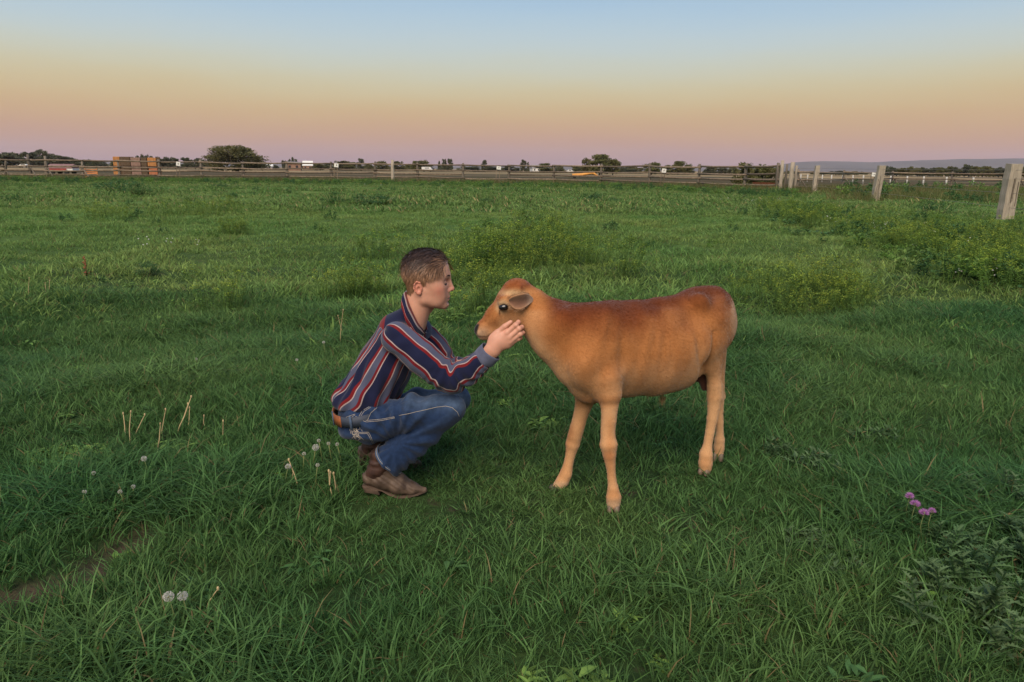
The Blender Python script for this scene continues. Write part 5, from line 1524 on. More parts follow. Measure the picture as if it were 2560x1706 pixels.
    lo = sstep(-5, -40, lu[:, 2]); c = c * (1 - 0.75 * lo)[:, None] + np.array([0.13, 0.064, 0.034]) * (0.75 * lo)[:, None]
    cattr(ms, 'haircol', c)
    obj('scalp_hair', ms, m, hair)

if BUILD_PERSON:
    person = build_person()
# ================================================================== the calf
def Z2(u, v, y): return np.array(W(1150 + 0.41454 * u, 660 + 0.41454 * v, y))
U2 = 0.00064
def build_calf():
    def yc(u): return 2.775 + 0.00044 * (u - 800)
    def B(u, v, dl=0.0):
        p = Z2(u, v, yc(u)); return p
    b0, b1 = Z2(820, 480, yc(820)), Z2(1480, 420, yc(1480))
    bd = b1 - b0; bd[2] = 0; bd /= np.linalg.norm(bd)
    lat = np.cross(bd, np.array([0, 0, 1.0]));
    if lat[1] > 0: lat = -lat                       # lateral axis, towards the camera
    def O(u, v, l=0.0):
        """point on the body's middle plane whose image, once moved l sideways, falls on (u, v)"""
        px, py = 1150 + 0.41454 * u, 660 + 0.41454 * v
        d = np.array(ray(px, py))
        q0 = b0 + lat * l
        t = ((q0 - np.array(CAM_P)) @ lat) / (d @ lat)
        return np.array(CAM_P) + d * t
    k = U2
    pr = []
    # barrel
    st = [(825, 525, 262, .62), (900, 520, 280, .68), (1030, 512, 284, .76), (1160, 516, 300, .82), (1280, 488, 302, .82), (1390, 425, 268, .76), (1480, 370, 228, .74)]
    pr += CH([O(u, v) for u, v, r, s in st], [r * k for u, v, r, s in st], 0.05, lat, [s for *_, s in st])
    # rump, hips, tail head
    pr += [RC(O(1420, 300), O(1498, 300), 148 * k, 128 * k, 0.05, lat, 1.05), RC(O(1528, 226), O(1558, 238), 92 * k, 82 * k, 0.03, lat, 0.9),
           RC(O(1200, 285), O(1470, 215), 66 * k, 62 * k, 0.04, lat, 0.8), RC(O(1440, 200, 0.0), O(1530, 195), 50 * k, 48 * k, 0.03)]
    for s in (-1, 1):
        pr.append(EL(O(1440, 235, 0.075 * s), (0.035, 0.03, 0.03), 0.05))     # hip bones
    # withers and top of the neck
    pr += CH([O(640, 375), O(760, 350), O(960, 325), O(1160, 320)], [110 * k, 96 * k, 84 * k, 84 * k], 0.05, lat, 0.75)
    # neck towards the head
    yh = 2.80
    pr += [RC(Z2(455, 300, yh), Z2(600, 415, 2.785), 130 * k, 162 * k, 0.05, lat, 0.76), RC(Z2(600, 415, 2.785), O(800, 505), 162 * k, 232 * k, 0.06, lat, 0.72),
           RC(Z2(490, 375, yh), Z2(665, 580, 2.77), 92 * k, 104 * k, 0.035, lat, 0.75)]
    # brisket and shoulders
    pr += [RC(O(750, 620), O(800, 730), 122 * k, 92 * k, 0.05, lat, 0.85), RC(O(790, 725), O(1000, 715), 92 * k, 80 * k, 0.05, lat, 0.9)]
    for s in (1, -1):
        l = 0.075 * s
        pr += [RC(O(845, 400, l * 0.6), O(800, 610, l), 92 * k, 92 * k, 0.06, lat, 0.55), RC(O(800, 610, l), O(880, 710, l), 86 * k, 84 * k, 0.05, lat, 0.62)]
    # legs
    ln = 0.085
    nf = [(885, 690, 96), (900, 780, 78), (902, 850, 63), (897, 950, 55), (893, 1035, 52), (895, 1090, 56), (902, 1150, 50), (908, 1215, 38), (914, 1290, 35), (922, 1350, 41), (926, 1405, 46), (926, 1440, 43)]
    ynf, yff, ynh, yfh = 2.672, 2.872, 3.035, 3.195
    def leg(path, y0, y1, kk=0.018, sq=1.0):
        n = len(path)
        pts = [Z2(u, v, lerp(y0, y1, min(1, i / (n * 0.5)))) for i, (u, v, r) in enumerate(path)]
        return CH(pts, [r * k for *_, r in path], kk, lat, sq)
    slim = lambda L, joints: [(a, b, r * (1 if b < 800 else lerp(1, .97 if any(abs(b - j) < 34 for j in joints) else .84, min(1, (b - 800) / 60)))) for a, b, r in L]
    nf = slim(nf, (1070, 1385, 1420))
    pr += leg(nf, 2.70, ynf, 0.03)
    ff = [(790, 690, 90), (765, 780, 74), (745, 860, 60), (718, 950, 50), (692, 1040, 46), (680, 1085, 47), (668, 1140, 40), (655, 1205, 35), (640, 1265, 39), (618, 1310, 42), (596, 1338, 38)]
    ff = slim(ff, (1070, 1290, 1320))
    pr += leg(ff, 2.845, yff, 0.03)
    nh = [(1496, 330, 128), (1508, 450, 100), (1520, 540, 80), (1524, 640, 60), (1532, 730, 54), (1534, 800, 53), (1530, 860, 53), (1520, 930, 48), (1508, 1010, 41), (1495, 1090, 38), (1484, 1150, 43), (1480, 1200, 47), (1478, 1228, 44)]
    nh = [(a, b, r * (0.86 if 530 < b < 1120 else 1)) for a, b, r in nh]; nh = slim(nh, (820, 1170, 1210))
    pr += leg(nh, 3.02, ynh, 0.03)
    pr += [RC(Z2(1450, 430, 3.0), Z2(1500, 590, 3.01), 110 * k, 62 * k, 0.05, lat, 0.5), RC(Z2(1550, 740, 3.05), Z2(1560, 800, 3.055), 26 * k, 22 * k, 0.03)]
    fh = [(1508, 330, 112), (1524, 450, 88), (1540, 560, 70), (1550, 660, 56), (1556, 740, 48), (1558, 810, 46), (1562, 880, 42), (1566, 950, 37), (1567, 1010, 35), (1566, 1060, 38), (1562, 1105, 42), (1560, 1140, 40)]
    fh = [(a, b, r * (0.90 if 530 < b < 1050 else 1)) for a, b, r in fh]; fh = slim(fh, (840, 1080, 1110))
    pr += leg(fh, 3.16, yfh, 0.03)
    pr += [RC(Z2(1575, 760, 3.22), Z2(1585, 800, 3.225), 22 * k, 20 * k, 0.03)]
    # sheath, scrotum between the hind legs, tail hanging behind
    # flank crease
    pr += [EL(O(1475, 620, 0.10), (0.012, 0.03, 0.09), 0.05, op='s')]
    BV, BF = None, None
    # ---- head, in the calf-head picture frame
    def h(u, v, l=0.0): return Z4(u, v, yh - l)
    hk = 0.0002
    hl = SIDE
    hp_ = [RC(h(1010, 420), h(910, 540), 230 * hk, 232 * hk, 0.03, hl, 0.95), RC(h(900, 540), h(620, 860), 232 * hk, 180 * hk, 0.02, hl, 0.9), RC(h(620, 860), h(400, 1085), 180 * hk, 134 * hk, 0.02, hl, 0.9),
           RC(h(380, 1110), h(320, 1150), 132 * hk, 118 * hk, 0.02, hl, 1.05), RC(h(1060, 930), h(580, 1190), 235 * hk, 112 * hk, 0.03, hl, 0.74), RC(h(560, 1190), h(380, 1255), 112 * hk, 82 * hk, 0.02, hl, 0.95),
           EL(h(1030, 300), (0.040, 0.045, 0.028), 0.03), RC(h(1030, 700), h(1200, 760), 265 * hk, 300 * hk, 0.04, hl, 0.78), RC(h(1150, 420), h(1290, 520), 170 * hk, 190 * hk, 0.04, hl, 0.85)]
    for s in (1, -1):
        hp_ += [EL(h(800, 640, s * 0.046), (0.030, 0.016, 0.018), 0.018, np.array(Matrix.Rotation(R(35), 3, 'Y'))),
                EL(h(860, 560, s * 0.050), (0.032, 0.014, 0.012), 0.018, np.array(Matrix.Rotation(R(20), 3, 'Y'))),
                EL(h(240, 1120, s * 0.024), (0.010, 0.008, 0.008), 0.006, op='s'),
                EL(h(782, 692, s * 0.070), (0.0165, 0.014, 0.0115), 0.006, np.array(Matrix.Rotation(R(12), 3, 'Y')), op='s'),
                EL(h(1120, 300, s * 0.040), (0.011, 0.010, 0.010), 0.012)]
        m_pts = [(225, 1245, 0.0), (300, 1272, 0.024), (430, 1278, 0.034), (500, 1245, 0.038), (560, 1212, 0.041)]
        for i in range(4):
            a, b = m_pts[i], m_pts[i + 1]
            hp_.append(RC(h(a[0], a[1], s * a[2]), h(b[0], b[1], s * b[2]), 0.0028, 0.0024, 0.003, op='s'))
    # body grid at 6.5 mm, head grid at 3 mm, welded by one smooth union: evaluate all in one field
    V, F = sdf_mesh(pr + hp_, 0.0052, 2)
    N = vnormals(V, F)
    P2 = project(V); u = (P2[:, 0] - 1150) / 0.41454; v = (P2[:, 1] - 660) / 0.41454
    def bump_(cu, cv, su, sv, amp, ang=0.0):
        du, dv = u - cu, v - cv; ca, sa = math.cos(ang), math.sin(ang)
        return amp * np.exp(-((du * ca + dv * sa) / su) ** 2 - ((-du * sa + dv * ca) / sv) ** 2)
    disp = bump_(985, 560, 34, 150, -0.010) + bump_(1395, 330, 70, 75, -0.016) + bump_(1440, 215, 42, 40, 0.004) + bump_(1590, 215, 30, 36, 0.008) + bump_(870, 380, 30, 130, 0.007, 0.25) + bump_(760, 600, 60, 70, 0.006)
    disp = disp + bump_(1452, 560, 20, 130, -0.012, -0.15) + bump_(1200, 250, 120, 22, -0.004)
    ribs = 0.0011 * np.sin((u + 0.18 * (v - 450)) * 2 * math.pi / 66) * np.exp(-((u - 1170) / 150) ** 2 - ((v - 480) / 150) ** 2)
    lumps = 0.004 * (vnoise(V * 18) - 0.5) + 0.006 * (vnoise(V * 8 + 3) - .5)
    bodym = sstep(480, 620, u)
    V = V + N * ((disp + ribs) * bodym + lumps * sstep(300, 600, u))[:, None]
    N = vnormals(V, F)
    me = mesh_np('calf', V, F)

    # ---- coat: red-brown saddle and forehead, fawn flanks, pale legs, throat and eye ring
    def coat(V, u, v):
        n1 = vnoise(V * 13); n2 = vnoise(V * 34 + 5); n3 = vnoise(V * np.array([26, 26, 9]) + 9)
        fawn = np.array([0.385, 0.150, 0.046]); pale = np.array([0.56, 0.315, 0.155]); red = np.array([0.150, 0.032, 0.005]); cream = np.array([0.52, 0.36, 0.23])
        top = np.interp(u, [330, 480, 650, 850, 1050, 1250, 1430, 1560, 1650], [95, 165, 228, 235, 225, 175, 140, 130, 200])
        bot = np.interp(u, [380, 520, 690, 800, 1000, 1200, 1350, 1450, 1600], [450, 590, 790, 830, 785, 805, 760, 640, 640])
        t = (v - top) / np.maximum(bot - top, 60)
        c = np.tile(fawn, (len(V), 1))
        def mix(m, col):
            nonlocal c
            m = np.clip(m, 0, 1)[:, None]; c = c * (1 - m) + np.array(col) * m
        body = sstep(470, 600, u)
        sad = sstep(0.52, 0.05, t + 0.22 * (n1 - 0.5) + 0.04 * (n2 - .5)) * body * sstep(640, 560, v)
        mix(sad * 0.92, red)
        mix(sstep(0.24, -0.02, t + 0.12 * (n1 - .5)) * body * 0.75 * sstep(500, 420, v), [0.085, 0.018, 0.004])
        mix(0.55 * np.exp(-((u - 1010) / 110) ** 2 - ((v - 330) / 110) ** 2) * (0.5 + n1), red)
        mix(0.5 * np.exp(-((u - 610) / 90) ** 2 - ((v - 340) / 120) ** 2) * (0.5 + n1), red)
        mix(0.55 * sstep(0.55, 1.0, t + 0.2 * (n3 - 0.5)) * sstep(850, 780, v), pale)
        mix(0.65 * np.exp(-((v - (430 + (u - 400) * 1.15)) / 75) ** 2) * sstep(380, 450, u) * sstep(760, 640, u), pale)
        legs = sstep(800, 900, v) + sstep(640, 760, v) * sstep(1400, 1460, u)
        mix(0.80 * legs * (0.7 + 0.6 * n1), pale * 1.05)
        # legs: pale inside and behind, warmer down the front
        warm = np.exp(-((u - 905) / 26) ** 2) * sstep(860, 960, v) + np.exp(-((u - (672 - (v - 1050) * 0.18 - 26)) / 22) ** 2) * sstep(930, 990, v) * sstep(800, 740, u)
        mix(0.45 * warm * sstep(1330, 1200, v), fawn)
        mix(0.6 * np.exp(-((v - 1160) / 32) ** 2 - ((u - 895) / 50) ** 2), [0.36, 0.13, 0.045])
        mix(0.5 * np.exp(-((u - 668) / 28) ** 2 - ((v - 1010) / 60) ** 2), [0.36, 0.14, 0.05])
        mix(0.5 * sstep(1340, 1380, v) * np.exp(-((u - 926) / 70) ** 2), fawn * 1.05)
        mix(0.6 * sstep(1400, 1450, v), cream); mix(0.55 * sstep(1300, 1330, v) * sstep(700, 640, u), cream)
        mix(0.4 * np.exp(-((u - 1480) / 60) ** 2 - ((v - 1200) / 60) ** 2), fawn)
        # rump edge
        mix(0.45 * sstep(1625, 1650, u) * sstep(150, 220, v) * sstep(500, 400, v), cream)
        # head, in its own frame
        a = (P4x(u)); 
        hu, hv = a, P4y(v)
        hd = sstep(560, 440, u) * sstep(520, 460, v)
        fore = sstep(110, 20, (hv - np.interp(hu, [200, 430, 640, 750, 880, 1040, 1250], [1040, 850, 590, 420, 250, 150, 200])) * 0.72 + 40 * (n2 - .5))
        mix(hd * fore * 0.85, [0.24, 0.066, 0.015])
        mix(hd * np.exp(-((hu - 1090) / 190) ** 2 - ((hv - 260) / 90) ** 2) * 0.9, [0.20, 0.050, 0.012])
        mix(hd * 0.45 * sstep(720, 560, hu) * sstep(1200, 900, hv), [0.34, 0.135, 0.045])
        mix(hd * 0.9 * np.exp(-(((hu - 770) / 150) ** 2 + ((hv - 680) / 135) ** 2) ** 2), [0.60, 0.40, 0.22])
        mix(hd * 0.8 * np.exp(-((hu - 950) / 260) ** 2 - ((hv - 410) / 60) ** 2), [0.60, 0.40, 0.22])
        mix(hd * 0.55 * np.exp(-((hu - 330) / 170) ** 2 - ((hv - 1210) / 110) ** 2), [0.58, 0.42, 0.29])
        mix(hd * 0.35 * sstep(700, 800, hv) * sstep(600, 760, hu), pale)
        mix(hd * 0.8 * np.exp(-((hu - 1130) / 26) ** 2 - ((hv - 300) / 60) ** 2), [0.12, 0.03, 0.015])
        mix(hd * 0.8 * np.exp(-((hu - 1240) / 26) ** 2 - ((hv - 230) / 40) ** 2), [0.16, 0.05, 0.025])
        # dark wet nose, mouth line, tear streak, eye rim
        mix(hd * sstep(300, 262, hu + 0.25 * (hv - 1110)) * sstep(1000, 1040, hv) * sstep(1250, 1215, hv), [0.012, 0.010, 0.011])
        near = sstep(yh, yh - 0.01, V[:, 1])
        mix(hd * 0.85 * np.exp(-((hv - np.interp(hu, [225, 300, 430, 500, 560], [1248, 1272, 1278, 1243, 1212])) / 18) ** 2) * sstep(610, 560, hu) * sstep(205, 225, hu), [0.05, 0.02, 0.012])
        mix(hd * 0.9 * np.exp(-((hu - np.interp(hv, [740, 800, 870], [705, 700, 680])) / 13) ** 2) * sstep(725, 745, hv) * sstep(890, 850, hv) * near, [0.03, 0.012, 0.008])
        mix(hd * 0.95 * np.exp(-((((hu - 782) / 98) ** 2 + ((hv - 690) / 64) ** 2)) ** 3), [0.012, 0.008, 0.007])
        return c * (0.95 + 0.10 * n2)[:, None]
    def P4x(u): return (1150 + 0.41454 * u - 1160) * 7.84
    def P4y(v): return (660 + 0.41454 * v - 680) * 7.84
    C = coat(V, u, v)
    cattr(me, 'coat', C)
    M_coat = material('calf_coat', (0.4, 0.2, 0.08), rough=0.75, spec=0.12, attr='coat', noise=(260, 3, 0.86, 1.14), bump=(420, 0.25, 0.002), sheen=0.2)
    calf = obj('calf', me, M_coat)
    tag(calf, 'fawn and red-brown calf standing in the grass with its head held by the person', 'calf')

    # ---- fur: short strands lying along the body
    rng = np.random.default_rng(5)
    a = np.linalg.norm(np.cross(V[F[:, 2]] - V[F[:, 0]], V[F[:, 3]] - V[F[:, 1]]), axis=1)
    n = 90000
    pick = rng.choice(len(F), n, p=a / a.sum()); w = rng.dirichlet((1, 1, 1, 1), n)
    rt = (V[F[pick]] * w[..., None]).sum(1); nr = (N[F[pick]] * w[..., None]).sum(1); nr /= np.maximum(np.linalg.norm(nr, axis=1), 1e-9)[:, None]
    ru = (u[F[pick]] * w).sum(1); rv = (v[F[pick]] * w).sum(1)
    flow = np.tile(bd * 0.8 + np.array([0, 0, -0.6]), (n, 1))
    hm = sstep(560, 430, ru)[:, None] * sstep(520, 470, rv)[:, None]
    flow = flow * (1 - hm) + np.array([0.8, 0, 0.45]) * hm
    lm = sstep(780, 880, rv)[:, None]
    flow = flow * (1 - lm) + np.array([0.05, 0, -1.0]) * lm
    flow += rng.normal(size=(n, 3)) * 0.22
    flow -= nr * (flow * nr).sum(1)[:, None]; flow /= np.maximum(np.linalg.norm(flow, axis=1), 1e-9)[:, None]
    length = (0.0085 - 0.003 * hm[:, 0] - 0.0025 * lm[:, 0]) * rng.uniform(0.6, 1.3, n)
    hx, hy = P4x(ru), P4y(rv)
    skip = ((np.hypot((hx - 782) / 110, (hy - 690) / 80) < 1) | ((hx < 285) & (hy > 1000) & (hy < 1245))) & (hm[:, 0] > 0.5)
    keep = ~skip
    mf, kk = blades('coat_fur', rt[keep], (flow + nr * 0.34)[keep], length[keep], 0.0011, nr[keep], (-nr * 0.12)[keep], 2)
    cf = (C[F[pick]] * w[..., None]).sum(1)[keep] * rng.uniform(0.84, 1.18, keep.sum())[:, None]
    cattr(mf, 'coat', np.repeat(cf, kk, 0))
    M_fur = material('calf_fur', (0.4, 0.2, 0.08), rough=0.7, spec=0.15, attr='coat')
    fur = obj('coat_fur', mf, M_fur, calf); fur['kind'] = 'stuff'

    # ---- eyes
    M_eye = material('calf_eye', (0.008, 0.006, 0.006), rough=0.04, spec=0.8)
    for s in (1, -1):
        p = Parts(); p.ball((0, 0, 0), (0.0205, 0.0150, 0.0140), 20, 14)
        o = p.build('eye', M_eye, calf, loc=h(784, 692, s * 0.0525), rot=(0, R(-10), 0))
    # ---- ears: cupped leaf on a short stalk
    M_ear = material('calf_ear', (0.4, 0.25, 0.18), rough=0.85, spec=0.1, attr='coat', noise=(140, 3, 0.85, 1.15), sheen=0.3)
    for s in (1, -1):
        # centre line from the base forward to the tip, width and cup
        base = h(1290, 500, s * 0.058)
        cl = [(1330, 545, 0.050, 40), (1270, 540, 0.066, 110), (1190, 560, 0.078, 148), (1100, 590, 0.085, 160), (1000, 600, 0.088, 142), (920, 585, 0.087, 98), (868, 572, 0.084, 30)]
        rows = 11; vv = []; cc = []
        for i, (eu, ev, el, hw) in enumerate(cl):
            for j in range(rows):
                q = j / (rows - 1) * 2 - 1
                up = 1.0 if q < 0 else 0.95
                pu = eu + 20 * (1 - q * q) ; pv = ev + q * hw * up + (18 if q > 0 else 0) * (1 - abs(i - 3.5) / 3.5)
                dep = el + 0.016 * (q * q) * math.sin(math.pi * (i + 0.6) / 7.2) - 0.004
                vv.append(h(pu, pv, s * dep))
                rim = abs(q) ** 3
                c0 = np.array([0.155, 0.078, 0.050]); c1 = np.array([0.30, 0.155, 0.080]); c2 = np.array([0.10, 0.048, 0.030])
                e = math.exp(-((i - 2.2) / 0.9) ** 2 - ((q + 0.35) / 0.3) ** 2)
                b_ = math.exp(-((i - 0.5) / 1.0) ** 2)
                c = c0 * (1 - rim) + c1 * rim; c = c * (1 - e) + c2 * e; c = c * (1 - b_ * .8) + np.array([0.42, 0.29, 0.20]) * b_ * .8
                cc.append(c)
        ff_ = [(i * rows + j, i * rows + j + 1, (i + 1) * rows + j + 1, (i + 1) * rows + j) for i in range(len(cl) - 1) for j in range(rows - 1)]
        if s < 0: ff_ = [q[::-1] for q in ff_]
        m = mesh_np('ear', vv, ff_); cattr(m, 'coat', cc)
        ear = obj('ear', m, M_ear, calf)
        md = ear.modifiers.new('t', 'SOLIDIFY'); md.thickness = 0.005; md.offset = -1
        md = ear.modifiers.new('s', 'SUBSURF'); md.levels = 2; md.render_levels = 2
        # fringe hairs along the rim and base
        em = np.array(vv).reshape(len(cl), rows, 3); rts = []; drs = []; cl_ = []
        for q in range(420):
            i = rng.random() * (len(cl) - 1.01); ii = int(i); fi = i - ii
            if rng.random() < 0.55: j = 0 if rng.random() < 0.5 else rows - 1
            else: j = rng.integers(0, rows); i = rng.random() * 1.6; ii = int(i); fi = i - ii
            pnt = em[ii, j] * (1 - fi) + em[ii + 1, j] * fi; ctr = em[ii, rows // 2]
            dv = (pnt - ctr); dv = dv / (np.linalg.norm(dv) + 1e-6) * 0.6 + np.array([-0.6, 0, 0]) + rng.normal(size=3) * 0.25
            rts.append(pnt); drs.append(dv); cl_.append(np.array([0.36, 0.21, 0.12]) * rng.uniform(0.7, 1.15))
        mfx, k3 = blades('ear_fringe', np.array(rts), np.array(drs), 0.013, 0.0009, None, None, 2); cattr(mfx, 'coat', np.repeat(np.array(cl_), k3, 0))
        obj('ear_fringe', mfx, M_fur, ear)
    # ---- hooves: two claws on each foot
    M_hoof = material('hoof_horn', ((0.030, 0.022, 0.020), (0.085, 0.06, 0.05)), rough=0.5, noise=(60, 3, 0.3, 0.7))
    M_hoofp = material('pale_hoof_horn', ((0.15, 0.10, 0.07), (0.24, 0.17, 0.12)), rough=0.6, noise=(60, 3, 0.3, 0.7))
    for (cu, cv, y, ang, mt) in ((926, 1455, ynf, -100, M_hoofp), (585, 1345, yff, -165, M_hoof), (1477, 1232, ynh, -120, M_hoofp), (1557, 1146, yfh, -110, M_hoofp)):
        c = Z2(cu, cv, y)
        fw = np.array([math.cos(R(ang)), math.sin(R(ang)), 0]); sd = np.array([-fw[1], fw[0], 0])
        for s in (1, -1):
            p = Parts(); vv = []
            zt = c[2] + 0.012
            for z, ex, sh in ((zt, 0.80, 0.000), (zt - 0.02, 0.95, 0.006), (0.004, 1.05, 0.012)):
                for (x, yy) in ((-0.026, -0.012), (-0.026, 0.012), (0.0, 0.0145), (0.022, 0.010), (0.034, 0.0), (0.022, -0.011), (0.0, -0.0145)):
                    q = c + fw * (x * ex + sh) + sd * (yy * ex + s * 0.0128); vv.append((q[0], q[1], max(z, 0.003)))
            n7 = 7
            f = [(i * n7 + j, i * n7 + (j + 1) % n7, (i + 1) * n7 + (j + 1) % n7, (i + 1) * n7 + j) for i in range(2) for j in range(n7)] + [tuple(range(n7 - 1, -1, -1)), tuple(range(14, 21))]
            p.add(vv, f); o = p.build('hoof', mt, calf)
            md = o.modifiers.new('b', 'SUBSURF'); md.levels = 1; md.render_levels = 1
    # ---- tail behind the rump, and the dark tuft between the hind legs
    p = Parts(); ty = 3.21
    p.tube([Z2(1580, 180, ty - .05), Z2(1606, 215, ty - .02), Z2(1622, 300, ty), Z2(1614, 380, ty), Z2(1598, 470, ty), Z2(1590, 570, ty), Z2(1582, 680, ty + .02), Z2(1580, 760, ty + .03)], [0.018, 0.018, 0.016, 0.014, 0.012, 0.011, 0.011, 0.006], 10)
    mt = p.mesh('tail'); cattr(mt, 'coat', np.tile(np.array([[0.42, 0.24, 0.12]]), (len(mt.vertices), 1)))
    obj('tail', mt, M_coat, calf)
    V3, F3 = sdf_mesh([RC(Z2(1462, 680, 3.09), Z2(1475, 745, 3.09), 0.022, 0.016, 0.01), RC(Z2(1430, 690, 3.09), Z2(1462, 680, 3.09), 0.016, 0.022, 0.01)], 0.005, 2)
    mt = mesh_np('scrotum', V3, F3); cattr(mt, 'coat', np.tile(np.array([[0.11, 0.045, 0.03]]), (len(V3), 1)))
    obj('scrotum', mt, M_coat, calf)
    # whiskery navel tuft
    b2 = O(1225, 800); rts = b2 + rng.normal(size=(90, 3)) * 0.006; drs = np.array([0.0, 0, -1.0]) + rng.normal(size=(90, 3)) * 0.15 + np.array([-0.15, 0, 0])
    mfx, k3 = blades('navel_tuft', rts, drs, rng.uniform(0.02, 0.045, 90), 0.0011, None, None, 2); cattr(mfx, 'coat', np.tile(np.array([[0.36, 0.2, 0.09]]), (90 * k3, 1)))
    obj('navel_tuft', mfx, M_fur, calf)
    return calf
if BUILD_CALF:
    calf = build_calf()
# ================================================================== weeds, flowers and dry stalks
def leaf_pts(base, d, up, L_, w, fold=0.25, curl=0.2, jag=0):
    """one leaf as a folded blade; jag > 0 gives a toothed thistle edge"""
    d = np.array(d, float); d /= np.linalg.norm(d); up = np.array(up, float); up = up - d * (up @ d); up /= max(np.linalg.norm(up), 1e-6); s = np.cross(d, up)
    v = []; f = []
    if jag == 0:
        ts = (0.0, 0.35, 0.7, 1.0); ws = (0.25, 1.0, 0.75, 0.0)
    else:
        ts = tuple(i / (2 * jag) for i in range(2 * jag + 1)); ws = tuple((1.0 if i % 2 else 0.38) * math.sin(math.pi * min(1, 0.18 + 0.85 * t)) if i < 2 * jag else 0.0 for i, t in enumerate(ts))
    for t, k in zip(ts, ws):
        c = base + d * L_ * t - up * curl * L_ * t * t
        v += [c - s * w * k / 2 + up * fold * w * k, c, c + s * w * k / 2 + up * fold * w * k]
    n = len(ts)
    for i in range(n - 1):
        a = i * 3; f += [(a, a + 1, a + 4, a + 3), (a + 1, a + 2, a + 5, a + 4)]
    return v, f
def join(groups, mats, name):
    """groups: list of (verts, faces) per material -> one mesh with slots"""
    V = []; F = []; mi = []
    for k, (v, f) in enumerate(groups):
        o = len(V); V += v; F += [tuple(i + o for i in q) for q in f]; mi += [k] * len(f)
    me = mesh_np(name, np.array(V), F, False)
    for m in mats: me.materials.append(m)
    me.polygons.foreach_set('material_index', np.array(mi, np.int32)); return me
M_weed = foliage_material('weed_leaves', (0.105, 0.200, 0.038), (0.155, 0.235, 0.050), (0.110, 0.190, 0.052), 0.8, 0.02, 0.32, var=0.45)
M_weedd = foliage_material('dark_weed_leaves', (0.048, 0.120, 0.034), (0.075, 0.145, 0.040), (0.055, 0.115, 0.045), 0.8, 0.02, 0.32, var=0.45)
M_spur = foliage_material('yellow_weed_tops', (0.240, 0.320, 0.040), (0.340, 0.370, 0.046), (0.190, 0.290, 0.050), 0.8, 0.0, 0.34, var=0.4)
M_this = foliage_material('thistle_leaves', (0.075, 0.140, 0.055), (0.110, 0.165, 0.070), (0.085, 0.140, 0.070), 1.5, 0.02, 0.25)
M_straw = material('dry_straw', ((0.34, 0.25, 0.13), (0.50, 0.38, 0.20)), rough=0.85, noise=(30, 3, 0.3, 0.7), var=0.25)
M_puff = material('dandelion_down', (0.66, 0.63, 0.57), rough=0.9, translucent=0.4)
M_petal = material('white_petal', (0.66, 0.64, 0.58), rough=0.8, translucent=0.3)
M_purple = material('purple_petal', ((0.42, 0.16, 0.42), (0.58, 0.28, 0.56)), rough=0.8, noise=(200, 2, 0.3, 0.7), translucent=0.3)
M_stem = material('green_stem', ((0.12, 0.16, 0.05), (0.19, 0.21, 0.08)), rough=0.7, noise=(20, 2, 0.3, 0.7))

def spurge(seed, n=13, h=0.32, spread=0.13, yellow=0.8):
    r = np.random.default_rng(seed); st = Parts(); lv = ([], []); tp = ([], [])
    def put(g, vf):
        o = len(g[0]); g[0].extend(vf[0]); g[1].extend([tuple(i + o for i in q) for q in vf[1]])
    for i in range(n):
        a = r.uniform(0, 6.28); d = spread * math.sqrt(r.random()); b = np.array([d * math.cos(a), d * math.sin(a), -0.02]); hh = h * r.uniform(0.6, 1.1)
        ln = np.array([math.cos(a), math.sin(a), 0]) * hh * r.uniform(0.1, 0.4) + np.array([0, 0, hh])
        st.tube([b, b + ln * .5 + r.normal(size=3) * .006, b + ln], [0.0028, 0.002, 0.0012], 3, cap=False)
        for k in range(13):
            t = r.uniform(0.15, 0.95); th = r.uniform(0, 6.28)
            put(lv, leaf_pts(b + ln * t, (math.cos(th), math.sin(th), r.uniform(-.1, .7)), (0, 0, 1), r.uniform(.025, .05), r.uniform(.006, .011)))
        for k in range(10):
            th = r.uniform(0, 6.28); q = b + ln + np.array([math.cos(th), math.sin(th), 0]) * r.uniform(0, .026) + np.array([0, 0, r.uniform(-.03, .012)])
            put(tp, leaf_pts(q, (math.cos(th), math.sin(th), r.uniform(.1, .8)), (0, 0, 1), r.uniform(.010, .020), r.uniform(.010, .016)))
    return join([(st.v, st.f), lv, tp], [M_weed, M_weed, M_spur if r.random() < yellow else M_weed], 'spurge')
def broadleaf(seed, n=18, L_=0.085, mat=None, rise=0.5):
    r = np.random.default_rng(seed); g = ([], [])
    for i in range(n):
        th = r.uniform(0, 6.28); b = np.array([r.normal(0, .03), r.normal(0, .03), r.uniform(0, 0.05)])
        vf = leaf_pts(b, (math.cos(th), math.sin(th), r.uniform(0.1, 1.2) * rise + .1), (0, 0, 1), L_ * r.uniform(.5, 1.2), L_ * r.uniform(.28, .45), 0.2, 0.35)
        o = len(g[0]); g[0].extend(vf[0]); g[1].extend([tuple(k + o for k in q) for q in vf[1]])
    return join([g], [mat or M_weed], 'broadleaf')
